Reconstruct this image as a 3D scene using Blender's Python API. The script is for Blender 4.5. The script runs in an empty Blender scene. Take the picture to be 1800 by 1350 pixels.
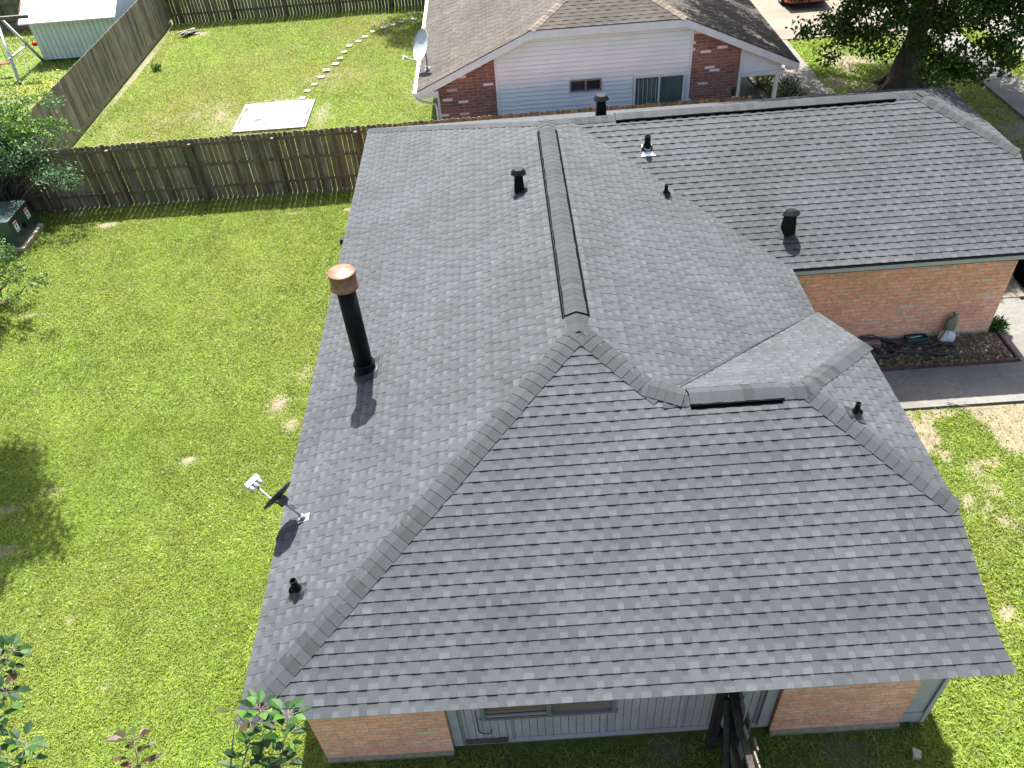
import bpy, math, random
import numpy as np
from mathutils import Vector, Matrix
R = math.radians
random.seed(7)
rng = np.random.default_rng(7)

# ------------------------------------------------------------------ camera, light, exposure
scene = bpy.context.scene
cam_d = bpy.data.cameras.new("camera"); cam = bpy.data.objects.new("camera", cam_d)
scene.collection.objects.link(cam); scene.camera = cam
YAW, PIT, ROL = -0.0215471306, 0.741255536, -0.0853516054
f0 = Vector((math.sin(YAW)*math.cos(PIT), math.cos(YAW)*math.cos(PIT), -math.sin(PIT)))
r0 = Vector((math.cos(YAW), -math.sin(YAW), 0)); u0 = r0.cross(f0)
r1 = r0*math.cos(ROL)+u0*math.sin(ROL); u1 = u0*math.cos(ROL)-r0*math.sin(ROL)
mw = Matrix((r1, u1, -f0)).transposed().to_4x4()
mw.translation = Vector((3.58344, -4.22501, 11.27439))
cam.matrix_world = mw
cam_d.sensor_width = 36; cam_d.lens = 1397.71/1800*36
cam_d.clip_start = .1; cam_d.clip_end = 1000

SUN = Vector((-.035, .56, 1.0)).normalized()          # towards the sun
world = bpy.data.worlds.new("World"); scene.world = world; world.use_nodes = True
wn = world.node_tree; bg = wn.nodes["Background"]
sky = wn.nodes.new("ShaderNodeTexSky"); sky.sky_type = 'NISHITA'; sky.sun_disc = False
sky.sun_elevation = math.asin(SUN.z); sky.sun_rotation = math.atan2(SUN.x, SUN.y)
sky.air_density = 1.0; sky.dust_density = 4.0; sky.ozone_density = 1.0
wn.links.new(sky.outputs[0], bg.inputs[0]); bg.inputs[1].default_value = .088
sd = bpy.data.lights.new("sun", 'SUN'); sd.energy = 5.0; sd.angle = R(.53); sd.color = (1, .96, .89)
so = bpy.data.objects.new("sun", sd); scene.collection.objects.link(so)
so.rotation_euler = (-SUN).to_track_quat('-Z', 'Y').to_euler()
scene.view_settings.view_transform = 'Standard'; scene.view_settings.look = 'None'
scene.view_settings.gamma = 1; scene.view_settings.exposure = 2.3
scene.render.engine = 'CYCLES'
C = scene.collection

# ------------------------------------------------------------------ helpers
def link(o, parent=None):
    C.objects.link(o)
    if parent is not None: o.parent = parent
    return o
def tag(o, label=None, cat=None, group=None, kind=None):
    if label: o["label"] = label
    if cat: o["category"] = cat
    if group: o["group"] = group
    if kind: o["kind"] = kind
    return o
def empty(name, loc=(0,0,0), rz=0, **k):
    o = bpy.data.objects.new(name, None); o.empty_display_size = .2
    link(o); o.location = loc; o.rotation_euler = (0,0,rz); return tag(o, **k)

class MB:
    """collects faces; each face may carry a grey tone (or rgb) and uv per corner"""
    def __init__(s): s.v=[]; s.f=[]; s.c=[]; s.uv=[]; s.sm=[]
    def face(s, pts, col=(1,1,1), uv=None, smooth=False):
        n=len(s.v); pts=[tuple(p) for p in pts]; s.v+=pts; s.f.append(tuple(range(n,n+len(pts))))
        if isinstance(col,(int,float)): col=(col,col,col)
        s.c += list(col) if isinstance(col[0],(tuple,list)) else [col]*len(pts)
        s.uv += uv if uv else [(p[0],p[1]) for p in pts]; s.sm.append(smooth)
    def box(s, x0,x1,y0,y1,z0,z1, col=1.0, M=None):
        P=[(x0,y0,z0),(x1,y0,z0),(x1,y1,z0),(x0,y1,z0),(x0,y0,z1),(x1,y0,z1),(x1,y1,z1),(x0,y1,z1)]
        for q,a in (((0,1,5,4),(0,2)),((2,3,7,6),(0,2)),((1,2,6,5),(1,2)),((3,0,4,7),(1,2)),((4,5,6,7),(0,1)),((3,2,1,0),(0,1))):
            pts=[P[i] for i in q]; uv=[(p[a[0]],p[a[1]]) for p in pts]
            if M is not None: pts=[tuple(M@Vector(p)) for p in pts]
            s.face(pts,col,uv)
    def prism(s, poly, h0, h1, col=1.0, M=None, top=True, bottom=True):   # polygon in xy, extruded in z
        n=len(poly); T=lambda p: tuple(M@Vector(p)) if M is not None else p
        for i in range(n):
            a=poly[i]; b=poly[(i+1)%n]
            s.face([T((a[0],a[1],h0)),T((b[0],b[1],h0)),T((b[0],b[1],h1)),T((a[0],a[1],h1))],col)
        if top: s.face([T((p[0],p[1],h1)) for p in poly],col)
        if bottom: s.face([T((p[0],p[1],h0)) for p in reversed(poly)],col)
    def lathe(s, prof, n=24, M=None, col=1.0, smooth=True, caps=True):
        T=lambda p: tuple(M@Vector(p)) if M is not None else p
        ring=lambda r,z:[T((r*math.cos(2*math.pi*i/n),r*math.sin(2*math.pi*i/n),z)) for i in range(n)]
        rr=[ring(r,z) for r,z in prof]
        for a,b in zip(rr,rr[1:]):
            for i in range(n):
                j=(i+1)%n; s.face([a[i],a[j],b[j],b[i]],col,smooth=smooth)
        if caps:
            s.face(list(reversed(rr[0])),col); s.face(rr[-1],col)
    def tube(s, pts, rad, n=8, col=1.0, closed=False):
        pts=[Vector(p) for p in pts]; N=len(pts)
        if not hasattr(rad,'__len__'): rad=[rad]*N
        rings=[]; up=Vector((.13,.21,1)).normalized()
        for i,p in enumerate(pts):
            d=(pts[min(i+1,N-1)]-pts[max(i-1,0)]).normalized()
            a=d.cross(up)
            if a.length<.05: a=d.cross(Vector((1,0,0)))
            a.normalize(); b=d.cross(a)
            rings.append([p+(a*math.cos(2*math.pi*k/n)+b*math.sin(2*math.pi*k/n))*rad[i] for k in range(n)])
        for A,B in zip(rings,rings[1:]):
            for k in range(n):
                j=(k+1)%n; s.face([A[k],B[k],B[j],A[j]],col,smooth=True)
        s.face(rings[0],col); s.face(list(reversed(rings[-1])),col)
    def build(s, name, mat, parent=None, origin=(0,0,0)):
        me=bpy.data.meshes.new(name); ox,oy,oz=origin
        me.from_pydata([(v[0]-ox,v[1]-oy,v[2]-oz) for v in s.v],[],s.f)
        ca=me.color_attributes.new("col",'FLOAT_COLOR','CORNER')
        arr=np.ones((len(s.c),4),dtype=np.float32); arr[:,:3]=np.array(s.c,dtype=np.float32); ca.data.foreach_set("color",arr.ravel())
        ul=me.uv_layers.new(name="UVMap"); ul.data.foreach_set("uv",np.array(s.uv,dtype=np.float32).ravel())
        me.polygons.foreach_set("use_smooth",s.sm)
        if any(s.sm):
            import bmesh
            bm=bmesh.new(); bm.from_mesh(me); bmesh.ops.remove_doubles(bm,verts=bm.verts,dist=1e-5); bm.to_mesh(me); bm.free()
        me.materials.append(mat); me.update()
        return link(bpy.data.objects.new(name,me),parent)

def np_mesh(name, verts, nper, cols, mat, parent=None, origin=(0,0,0), smooth=False):
    """verts (N*nper,3); cols (N,3) per face"""
    verts=np.asarray(verts,dtype=np.float32)-np.array(origin,dtype=np.float32); N=len(verts)//nper
    me=bpy.data.meshes.new(name)
    me.vertices.add(len(verts)); me.vertices.foreach_set("co",verts.ravel())
    me.loops.add(len(verts)); me.loops.foreach_set("vertex_index",np.arange(len(verts),dtype=np.int32))
    me.polygons.add(N); me.polygons.foreach_set("loop_start",np.arange(N,dtype=np.int32)*nper)
    me.update(calc_edges=True)
    ca=me.color_attributes.new("col",'FLOAT_COLOR','POINT')
    a=np.ones((len(verts),4),dtype=np.float32); a[:,:3]=np.repeat(np.asarray(cols,dtype=np.float32),nper,axis=0)
    ca.data.foreach_set("color",a.ravel())
    me.materials.append(mat)
    return link(bpy.data.objects.new(name,me),parent)

# value noise in numpy
_H=np.random.default_rng(3).random((256,256))
def vnoise(x,y,s,o=0):
    x=np.asarray(x,float)/s+o*17.3+900; y=np.asarray(y,float)/s+o*9.1+900
    i=np.floor(x).astype(int); j=np.floor(y).astype(int); fx=x-i; fy=y-j
    fx=fx*fx*(3-2*fx); fy=fy*fy*(3-2*fy); h=lambda a,b:_H[a%256,b%256]
    return (h(i,j)*(1-fx)+h(i+1,j)*fx)*(1-fy)+(h(i,j+1)*(1-fx)+h(i+1,j+1)*fx)*fy
def fbm(x,y,s,o=0): return vnoise(x,y,s,o)*.55+vnoise(x,y,s*.45,o+1)*.3+vnoise(x,y,s*.2,o+2)*.15

# ------------------------------------------------------------------ materials
def mat(name, base=(.5,.5,.5), rough=.8, metal=0, vcol=True, noise=None, bump=None, spec=.3, tint=None, extra=None, trans=0):
    m=bpy.data.materials.new(name); m.use_nodes=True; nt=m.node_tree; N=nt.nodes; L=nt.links
    b=N["Principled BSDF"]; b.inputs["Roughness"].default_value=rough; b.inputs["Metallic"].default_value=metal
    b.inputs["Specular IOR Level"].default_value=spec
    col=N.new("ShaderNodeRGB"); col.outputs[0].default_value=(*base,1); out=col.outputs[0]
    def mul(a,bk,f=1.0):
        x=N.new("ShaderNodeMix"); x.data_type='RGBA'; x.blend_type='MULTIPLY'; x.inputs[0].default_value=f
        L.new(a,x.inputs[6]); L.new(bk,x.inputs[7]); return x.outputs[2]
    if vcol:
        a=N.new("ShaderNodeAttribute"); a.attribute_name="col"; out=mul(out,a.outputs[0])
    tc=N.new("ShaderNodeTexCoord")
    for (sc,lo,hi,det) in (noise or []):
        sx=sc if hasattr(sc,'__len__') else (sc,sc,sc)
        mp=N.new("ShaderNodeMapping"); mp.inputs["Scale"].default_value=sx; L.new(tc.outputs["Object"],mp.inputs[0])
        n=N.new("ShaderNodeTexNoise"); n.inputs["Scale"].default_value=1; n.inputs["Detail"].default_value=det; L.new(mp.outputs[0],n.inputs[0])
        r=N.new("ShaderNodeMapRange"); r.inputs[1].default_value=.3; r.inputs[2].default_value=.7; r.inputs[3].default_value=lo; r.inputs[4].default_value=hi
        L.new(n.outputs[0],r.inputs[0]); out=mul(out,r.outputs[0])
    if extra: out=extra(N,L,tc,out,b)
    L.new(out,b.inputs["Base Color"])
    if bump:
        n=N.new("ShaderNodeTexNoise"); n.inputs["Scale"].default_value=bump[0]; n.inputs["Detail"].default_value=4; L.new(tc.outputs["Object"],n.inputs[0])
        bp=N.new("ShaderNodeBump"); bp.inputs["Strength"].default_value=bump[1]; bp.inputs["Distance"].default_value=bump[2]
        L.new(n.outputs[0],bp.inputs["Height"]); L.new(bp.outputs[0],b.inputs["Normal"])
    if trans:
        t=N.new("ShaderNodeBsdfTranslucent"); L.new(out,t.inputs[0]); mx=N.new("ShaderNodeMixShader"); mx.inputs[0].default_value=trans
        L.new(b.outputs[0],mx.inputs[1]); L.new(t.outputs[0],mx.inputs[2]); L.new(mx.outputs[0],N["Material Output"].inputs[0])
    return m

def brick(name, c1, c2, mortar, bw=.3, rh=.09, ms=.013, whites=0.0, wcol=(.6,.58,.55)):
    def ex(N,L,tc,out,b):
        uv=N.new("ShaderNodeUVMap"); uv.uv_map="UVMap"
        def br(a,bb,m,bias=0.0):
            t=N.new("ShaderNodeTexBrick"); t.inputs["Color1"].default_value=(*a,1); t.inputs["Color2"].default_value=(*bb,1); t.inputs["Mortar"].default_value=(*m,1)
            t.inputs["Scale"].default_value=1; t.inputs["Brick Width"].default_value=bw; t.inputs["Row Height"].default_value=rh
            t.inputs["Mortar Size"].default_value=ms; t.inputs["Mortar Smooth"].default_value=.25; t.inputs["Bias"].default_value=bias
            L.new(uv.outputs[0],t.inputs[0]); return t
        t=br(c1,c2,mortar)
        x=N.new("ShaderNodeMix"); x.data_type='RGBA'; x.blend_type='MULTIPLY'; x.inputs[0].default_value=1
        L.new(out,x.inputs[6]); L.new(t.outputs[0],x.inputs[7]); o=x.outputs[2]
        # odd pale bricks and efflorescence
        g=br((0,0,0),(1,1,1),(0,0,0)); r=N.new("ShaderNodeMapRange"); r.inputs[1].default_value=1-whites; r.inputs[2].default_value=1-whites+.02
        L.new(g.outputs[0],r.inputs[0])
        n=N.new("ShaderNodeTexNoise"); n.inputs["Scale"].default_value=1.1; n.inputs["Detail"].default_value=3; L.new(tc.outputs["Object"],n.inputs[0])
        w=N.new("ShaderNodeMix"); w.data_type='RGBA'; w.inputs[7].default_value=(*wcol,1)
        mm=N.new("ShaderNodeMath"); mm.operation='MULTIPLY'; mm.inputs[1].default_value=.8; L.new(r.outputs[0],mm.inputs[0])
        L.new(mm.outputs[0],w.inputs[0]); L.new(o,w.inputs[6]); o=w.outputs[2]
        bp=N.new("ShaderNodeBump"); bp.inputs["Strength"].default_value=.7; bp.inputs["Distance"].default_value=.006; bp.invert=True
        L.new(t.outputs["Fac"],bp.inputs["Height"]); L.new(bp.outputs[0],b.inputs["Normal"])
        return o
    return mat(name,(1,1,1),.92,extra=ex,noise=[(22,.82,1.16,3),(1.3,.88,1.15,4),((7,7,13),.90,1.12,1)])

M={}
M['shingle']=mat("roof shingle granules",(.0285,.0325,.0365),.80,noise=[(330,.56,1.44,1),(1.1,.87,1.12,4),(.33,.88,1.10,3),((9,.7,2),.95,1.05,3)],spec=.22)
M['cap']=mat("ridge cap granules",(.0215,.0248,.0280),.80,noise=[(330,.60,1.40,1),(2,.90,1.08,2)],spec=.22)
M['brown_shingle']=mat("weathered brown shingle",(.050,.0435,.0385),.95,noise=[(60,.75,1.25,2),(.8,.72,1.12,4),((.6,6,.6),.86,1.06,3)],spec=.2)
M['brick']=brick("salmon brick",(.74,.285,.165),(.81,.37,.225),(.45,.35,.25),whites=.05,wcol=(.62,.46,.38))
M['red_brick']=brick("red brown brick",(.17,.078,.055),(.27,.125,.085),(.25,.18,.15),.30,.09,.012,whites=.09,wcol=(.75,.72,.7))
M['slabedge']=mat("foundation concrete",(.27,.245,.16),.95,noise=[(14,.7,1.2,4)],bump=(60,.4,.004))
M['bluegrey']=mat("blue grey painted siding",(.385,.345,.325),.65,noise=[(3,.9,1.07,4),((30,30,2),.95,1.04,3)],bump=(80,.12,.002))
M['trim']=mat("grey green painted trim",(.35,.335,.31),.6,noise=[(6,.9,1.06,4)])
M['white']=mat("white painted trim",(.61,.62,.585),.6,noise=[(3,.9,1.04,4)])
M['vinyl']=mat("white vinyl siding",(.665,.70,.66),.55,noise=[(1.2,.93,1.03,4),((.6,.6,22),.97,1.02,2)])
M['black']=mat("black painted metal",(.0045,.0048,.0052),.5,noise=[(25,.7,1.3,3)],spec=.10)
M['blackplastic']=mat("black plastic vent",(.005,.005,.005),.7,noise=[(40,.7,1.3,2)],spec=.05)
M['blackplastic'].node_tree.nodes['Principled BSDF'].inputs['IOR'].default_value=1.02
M['rubber']=mat("black rubber hose",(.015,.015,.016),.4,spec=.5,noise=[(15,.6,1.8,2)])
M['flash']=mat("dark flashing metal",(.014,.015,.017),.5,.0,noise=[(30,.7,1.3,3)],spec=.2)
M['whitemetal']=mat("white flashing metal",(.78,.78,.76),.4,noise=[(12,.85,1.05,2)],spec=.5)
M['copper']=mat("weathered copper",(.22,.115,.078),.42,.6,noise=[(9,.62,1.25,4),(40,.85,1.1,3)],spec=.5,bump=(12,.15,.004))
M['steel']=mat("galvanised grey steel",(.20,.225,.25),.4,.4,noise=[(20,.85,1.1,2)],spec=.5)
M['dishdark']=mat("dark grey dish back",(.02,.022,.024),.5,noise=[(15,.8,1.2,2)])
M['dishlight']=mat("pale grey dish face",(.30,.34,.36),.45,noise=[(6,.9,1.06,3)])
M['lnb']=mat("white plastic",(.42,.44,.46),.4,noise=[(10,.92,1.04,2)])
def wood(name,base,lo=.55,hi=1.3): return mat(name,base,.9,noise=[((26,26,1.6),lo,hi,4),(2.2,.8,1.15,3),((5,5,.9),.85,1.12,2)],bump=(45,.3,.004))
M['fence']=wood("weathered fence pickets",(.145,.117,.068))
M['fence_grey']=wood("grey green fence pickets",(.175,.152,.092))
M['rail']=wood("brown fence rails",(.12,.090,.053))
M['oldwood']=wood("black rotten wood",(.022,.018,.014),.5,1.7)
M['greywood']=wood("silver grey old board",(.10,.09,.075))
def conc_extra(N,L,tc,out,b): return out
M['concrete']=mat("pale concrete",(.115,.10,.080),.95,noise=[(.7,.80,1.12,5),(9,.88,1.08,4),(70,.9,1.08,2)],bump=(50,.25,.004))
M['concrete_grey']=mat("grey concrete walk",(.100,.096,.088),.95,noise=[(1.1,.78,1.15,5),(12,.85,1.1,4)],bump=(50,.25,.004))
M['slab']=mat("bright painted slab",(.235,.215,.20),.85,noise=[(16,.85,1.06,4),(2.2,.72,1.12,4)])
M['slabstain']=mat("flaked paint",(.085,.065,.052),.9,noise=[(20,.7,1.2,4)])
M['stone']=mat("pale stepping stone",(.23,.21,.175),.9,noise=[(9,.55,1.15,4)],bump=(30,.3,.004))
M['asphalt']=mat("street concrete",(.115,.108,.098),.95,noise=[(.4,.88,1.08,4),(20,.9,1.1,3)])
M['transformer']=mat("dark green enamel",(.020,.040,.034),.45,noise=[(4,.8,1.2,4)],spec=.5)
M['sticker']=mat("white sticker",(.75,.75,.74),.5)
M['stickred']=mat("orange red sticker band",(.6,.12,.05),.5)
M['ink']=mat("black ink",(.03,.03,.04),.6)
M['glass']=mat("dark window glass",(.02,.024,.028),.08,spec=.6,noise=[(3,.6,1.6,2)])
M['greenglass']=mat("glass over green blinds",(.075,.115,.095),.12,spec=.6,noise=[(2,.85,1.15,2)])
M['browncurtain']=mat("brown blinds behind glass",(.19,.13,.10),.2,spec=.5,noise=[((1,1,30),.6,1.3,2)])
M['alu']=mat("aluminium frame",(.22,.22,.22),.5,.3)
M['shedroof']=mat("bright white shed roof",(.60,.59,.55),.7,noise=[(2,.95,1.02,4)])
M['shedwall']=mat("pale green white shed panel",(.50,.55,.47),.7,noise=[(2,.9,1.05,4)])
M['shedwallblue']=mat("shed end panel",(.44,.50,.54),.7,noise=[(2,.92,1.05,3)])
M['rust']=mat("rusty brown trim",(.30,.14,.08),.8,noise=[(9,.7,1.2,3)])
M['whitepaint']=mat("white painted timber",(.40,.41,.41),.6,noise=[(4,.86,1.05,3)])
M['yellow']=mat("yellow painted metal",(.3,.24,.02),.5)
M['redplastic']=mat("red plastic",(.35,.02,.012),.4)
M['carred']=mat("red car paint",(.22,.008,.006),.25,spec=.6)
M['tyre']=mat("tyre rubber",(.02,.02,.02),.8)
M['chrome']=mat("wheel alloy",(.5,.5,.5),.3,.8)
M['carglass']=mat("car glass",(.015,.018,.02),.05,spec=.7)
M['bark']=mat("oak bark",(.05,.038,.028),.95,noise=[((14,14,3),.55,1.4,4)],bump=(18,.8,.02))
M['twig']=mat("grey brown twigs",(.11,.085,.065),.9,noise=[(14,.8,1.2,3)])
M['leaf']=mat("foliage",(1,1,1),.55,spec=.2,trans=.28)
M['pearleaf']=mat("glossy pear leaves",(1,1,1),.5,spec=.22,trans=.22)
M['grass']=mat("lawn blades",(1,1,1),.5,spec=.3,trans=.45)
M['bag']=mat("crumpled white cloth",(.50,.49,.47),.8,noise=[(30,.75,1.1,3)])
M['olivecloth']=mat("olive cloth wrap",(.17,.175,.11),.85,noise=[(30,.6,1.2,3)])
M['rocks']=mat("river rocks",(1,1,1),.85,noise=[(30,.7,1.25,3)])
M['soil']=mat("brown soil",(.075,.06,.042),.95,noise=[(8,.6,1.4,4),(60,.7,1.3,2)],bump=(40,.6,.01))
M['edging']=mat("red brown scalloped edging",(.085,.045,.036),.9,noise=[(16,.7,1.2,3)])
M['pinkblock']=mat("pink concrete block",(.26,.155,.125),.9,noise=[(16,.8,1.1,3)])
M['petal']=mat("yellow petals",(.30,.25,.01),.6)

# ------------------------------------------------------------------ ground sheet and grass
def ell(x,y,cx,cy,rx,ry,soft=.5):
    d=np.sqrt(((x-cx)/rx)**2+((y-cy)/ry)**2); return np.clip((1-d)/soft,0,1)
def dirtf(x,y):
    n=fbm(x,y,.9,4); d=np.zeros_like(x)
    for (cx,cy,rx,ry,a) in [(-1.62,8.0,.32,.45,.85),(-1.25,7.4,.25,.35,.7),(-1.2,8.9,.25,.4,.55),(-3.14,6.56,.22,.16,.8),(-8.0,16.05,.42,.2,.95),(-9.2,16.9,.35,.25,.8),(-6.9,16.1,.3,.12,.6),
                            (-1.0,15.9,.35,.15,.9),(-2.6,15.95,.5,.1,.7),(-6.0,4.6,.5,.22,.75),(-5.6,6.0,.35,.2,.6),(-6.4,5.6,.45,.15,.65),(-5.9,3.9,.4,.18,.6),(-3.2,1.9,.15,.1,.7),(-4.2,3.1,.12,.1,.6),(-8.5,11.9,.6,.07,.8),
                            (-9.5,32,.7,.35,1),(-8.9,21.4,.5,.35,.8),(-6.4,23,.5,1.2,.75),(-2.75,22.6,.4,1.3,.75),(-4.3,21.2,1.3,.25,.6),(-5.7,22.6,.7,.5,.6),(-4.4,24.0,1.5,.3,.6),
                            (-10.85,28,.18,6,.9),(5,-.2,.6,.4,.5),(7.6,.2,.5,.4,.6),(5.2,.35,.5,.3,.6)]:
        d=np.maximum(d,a*ell(x,y,cx,cy,rx,ry,.7)*(.45+1.1*n))
    # strip along the foot of the cross fence
    d=np.maximum(d,np.clip(1-np.abs(y-17.12)/.14,0,1)*(x<0)*(.3+1.0*n))
    # patchy front yard on the right
    pr=np.clip((x-8.4)/.8,0,1)*np.clip((6.9-y)/.3,0,1)
    amt=.30+.30*np.clip((y-2)/4.5,0,1)
    d=np.maximum(d,pr*np.clip((fbm(x,y,.95,9)*.84+vnoise(x,y,.10,19)*.16-(1-amt)*.965)/.10,0,1)*.8)
    d=np.maximum(d,pr*np.clip((y-6.35)/.3,0,1)*(n)*.45)
    # neighbour's dry yard
    nb=((y>17.3)&(y<33.3)&(x>-11)&(x<1.4)).astype(float)
    d=np.maximum(d,nb*np.clip((fbm(x,y,2.1,15)-.60)/.25,0,1)*.40)
    # under the oak and by the driveway
    ok=((x>13)&(y>9)).astype(float)
    d=np.maximum(d,ok*np.clip((fbm(x,y,1.6,21)-.50)/.16,0,1)*.75)
    d=np.maximum(d,ell(x,y,16.5,20.6,2.0,1.3,.6)*.9)
    return np.clip(d,0,1)
def dryf(x,y):
    nb=((y>17.3)&(x>-11)&(x<1.4)&(y<33.4)).astype(float)
    v=fbm(x,y,2.6,30)
    return np.clip(np.where(nb>0,(v-.30)*1.9*np.clip((1.9-(x+y*.0))/3.0+.15,.15,1),(v-.48)*.9),0,1)

xs=np.concatenate([[-400,-150,-60,-35,-24],np.arange(-18,-11,.5),np.arange(-11,17,.11),np.arange(17,26,.5),[30,45,90,200,400]])
ys=np.concatenate([[-400,-150,-60,-25,-12],np.arange(-6,-1,.5),np.arange(-1,34,.11),np.arange(34,46,.6),[55,80,150,400]])
X,Y=np.meshgrid(xs,ys); Z=(fbm(X,Y,3,2)-.5)*.05-.025
nx,ny=len(xs),len(ys)
me=bpy.data.meshes.new("ground"); vv=np.stack([X,Y,Z],-1).reshape(-1,3)
ii=(np.arange(ny-1)[:,None]*nx+np.arange(nx-1)[None,:]).ravel()
ff=np.stack([ii,ii+1,ii+1+nx,ii+nx],-1)
me.vertices.add(len(vv)); me.vertices.foreach_set("co",vv.astype(np.float32).ravel())
me.loops.add(ff.size); me.loops.foreach_set("vertex_index",ff.ravel().astype(np.int32))
me.polygons.add(len(ff)); me.polygons.foreach_set("loop_start",np.arange(len(ff),dtype=np.int32)*4); me.update(calc_edges=True)
me.polygons.foreach_set("use_smooth",[True]*len(ff))
D=dirtf(X,Y).ravel(); DR=dryf(X,Y).ravel()
green=np.array([.060,.088,.015]); dry=np.array([.075,.066,.022]); soil=np.array([.120,.094,.070])
colg=green[None]*(1-DR[:,None])+dry[None]*DR[:,None]; colg=colg*(1-D[:,None])+soil[None]*D[:,None]
ca=me.color_attributes.new("col",'FLOAT_COLOR','POINT'); a4=np.ones((len(vv),4),np.float32); a4[:,:3]=colg; ca.data.foreach_set("color",a4.ravel())
M['ground']=mat("earth and turf",(1,1,1),.95,noise=[(24,.7,1.3,4),(5,.86,1.14,3)],bump=(30,.7,.02))
me.materials.append(M['ground']); g=link(bpy.data.objects.new("ground",me)); tag(g,kind="structure")

blocked=[(.35,8.8,.5,15.2),(8.3,13.6,8.6,15.2),(8.6,14.72,6.54,8.7),(13.6,14.75,6.62,10.2),(13.5,30,9.6,15.2),(1.6,10.5,18.2,34),(10.4,13.3,17.9,34),(-5.66,-3.12,21.5,23.78),
         (12.9,14.3,20.5,26.1),(12.5,30,26,31.5),(19.1,20.4,-20,60),(21.3,40,-20,60),(-11.3,-10,14.9,16.2)]
def blades(n,x0,x1,y0,y1,h,w,seed,lean=.8,okf=None):
    r=np.random.default_rng(seed); x=r.uniform(x0,x1,n); y=r.uniform(y0,y1,n)
    keep=np.ones(n,bool)
    for a,b,c,d in blocked: keep&=~((x>a)&(x<b)&(y>c)&(y<d))
    dd=dirtf(x,y); keep&=r.random(n)>dd*1.15
    x=x[keep]; y=y[keep]; n=len(x); dr=dryf(x,y)
    den=fbm(x,y,.35,40)
    a=r.uniform(0,2*np.pi,n); hh=h*r.uniform(.6,1.15,n)*(.75+.5*den); ww=w*r.uniform(.6,1.4,n); la=r.uniform(0,2*np.pi,n); ln=hh*lean*r.uniform(.5,2.2,n)
    z=(fbm(x,y,3,2)-.5)*.05-.028
    ca_,sa=np.cos(a)*ww/2,np.sin(a)*ww/2
    p0=np.stack([x-ca_,y-sa,z],-1); p1=np.stack([x+ca_,y+sa,z],-1)
    tx=x+np.cos(la)*ln; ty=y+np.sin(la)*ln
    p2=np.stack([tx+ca_*.7,ty+sa*.7,z+hh],-1); p3=np.stack([tx-ca_*.7,ty-sa*.7,z+hh],-1)
    V=np.stack([p0,p1,p2,p3],1).reshape(-1,3)
    t=r.random(n)[:,None]; c=np.array([.128,.202,.022])*(1-t)+np.array([.215,.280,.036])*t
    big=fbm(x,y,1.6,50)[:,None]; hu=np.clip((fbm(x,y,2.7,91)[:,None]-.42)*3.0,0,1); c=c*(1-hu*.55)+c*np.array([1.30,1.0,1.5])*hu*.55
    fine=vnoise(x,y,.22,95)[:,None]; tr=np.sin((x*.8+y*.35)*5.6+vnoise(x,y,2.0,97)*3)[:,None]*.05
    c=c*(.76+.52*big)*(.84+.34*fine)*(1+tr)
    c=c*(1-dr[:,None]*.4)+np.array([.26,.24,.05])*dr[:,None]*.4
    s=r.random(n); c[s<.05]=np.array([.24,.24,.10]); c[(s>.05)&(s<.08)]*=.75
    return V,c*r.uniform(.78,1.2,(n,1))
def lawn(name,parts):
    V=[];Cc=[]
    for p in parts:
        v_,c_=blades(*p); V.append(v_); Cc.append(c_)
    o=np_mesh(name,np.concatenate(V),4,np.concatenate(Cc),M['grass']); tag(o,kind="stuff"); return o
G1=lawn("grass",[(210000,-11,.5,8,17.1,.042,.015,1),(230000,-7.5,.6,-1,8,.040,.012,2),(26000,.4,9,-1,.8,.06,.012,3,1.0),(85000,8.6,14,-.8,6.7,.05,.015,4),
                 (170000,-10.95,1.6,17.3,33.4,.048,.020,5),(30000,-22,-11.2,17,42,.08,.035,6),(45000,13,21.3,9,26,.07,.026,7),(6000,20.4,21.3,8,30,.06,.03,8),(9000,13.2,21,22,26,.07,.03,9)])
tag(G1,"short green lawn grass growing over the yards","grass")
# lighter ground-cover weeds / clover flecks
def flecks():
    r=np.random.default_rng(77); n=2200
    x=r.uniform(-10.8,.3,n); y=r.uniform(-.5,33,n); k=(fbm(x,y,1.8,61)>.52)&((y<16.5)|(y>17.6))
    x=x[k];y=y[k]; n=len(x); s=r.uniform(.010,.020,n); a=r.uniform(0,6.28,n)
    z=np.full(n,.035)
    V=[]
    for k in range(4):
        V.append(np.stack([x+np.cos(a+k*1.57)*s,y+np.sin(a+k*1.57)*s,z+r.uniform(-.008,.008,n)],-1))
    return np.stack(V,1).reshape(-1,3), np.tile(np.array([[.26,.29,.18]]),(n,1))*r.uniform(.6,1.1,(n,1))
fv,fc=flecks(); o=np_mesh("clover",fv,4,fc,M['grass']); tag(o,"tiny pale clover leaves scattered through the lawns","clover",kind="stuff")

def slab(name,rects,z,m,joints=None):
    mb=MB()
    for (x0,x1,y0,y1) in rects: mb.box(x0,x1,y0,y1,-.12,z)
    o=mb.build(name,m); tag(o,kind="structure"); return o
slab("path",[(8.95,14.7,6.56,7.655),(13.72,14.7,7.663,9.73)],.022,M['concrete_grey'])
slab("driveway",[(13.6,17.3,9.74,15.1),(17.308,21.3,9.74,15.1)],.04,M['concrete'])
slab("neighbour_driveway",[(13.2,16.1,26,31.4),(16.108,21.3,26,31.4)],.04,M['concrete'])
slab("neighbour_path",[(12.9,14.25,20.4,22.4),(12.9,14.25,22.408,24.2),(12.9,14.25,24.208,25.99)],.03,M['concrete_grey'])
slab("sidewalk",[(19.15,20.35,-20+i*2.4,-20+i*2.4+2.392) for i in range(24)],.05,M['concrete_grey'])
slab("street",[(21.5,32,-40,80)],-.02,M['asphalt'])

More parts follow.
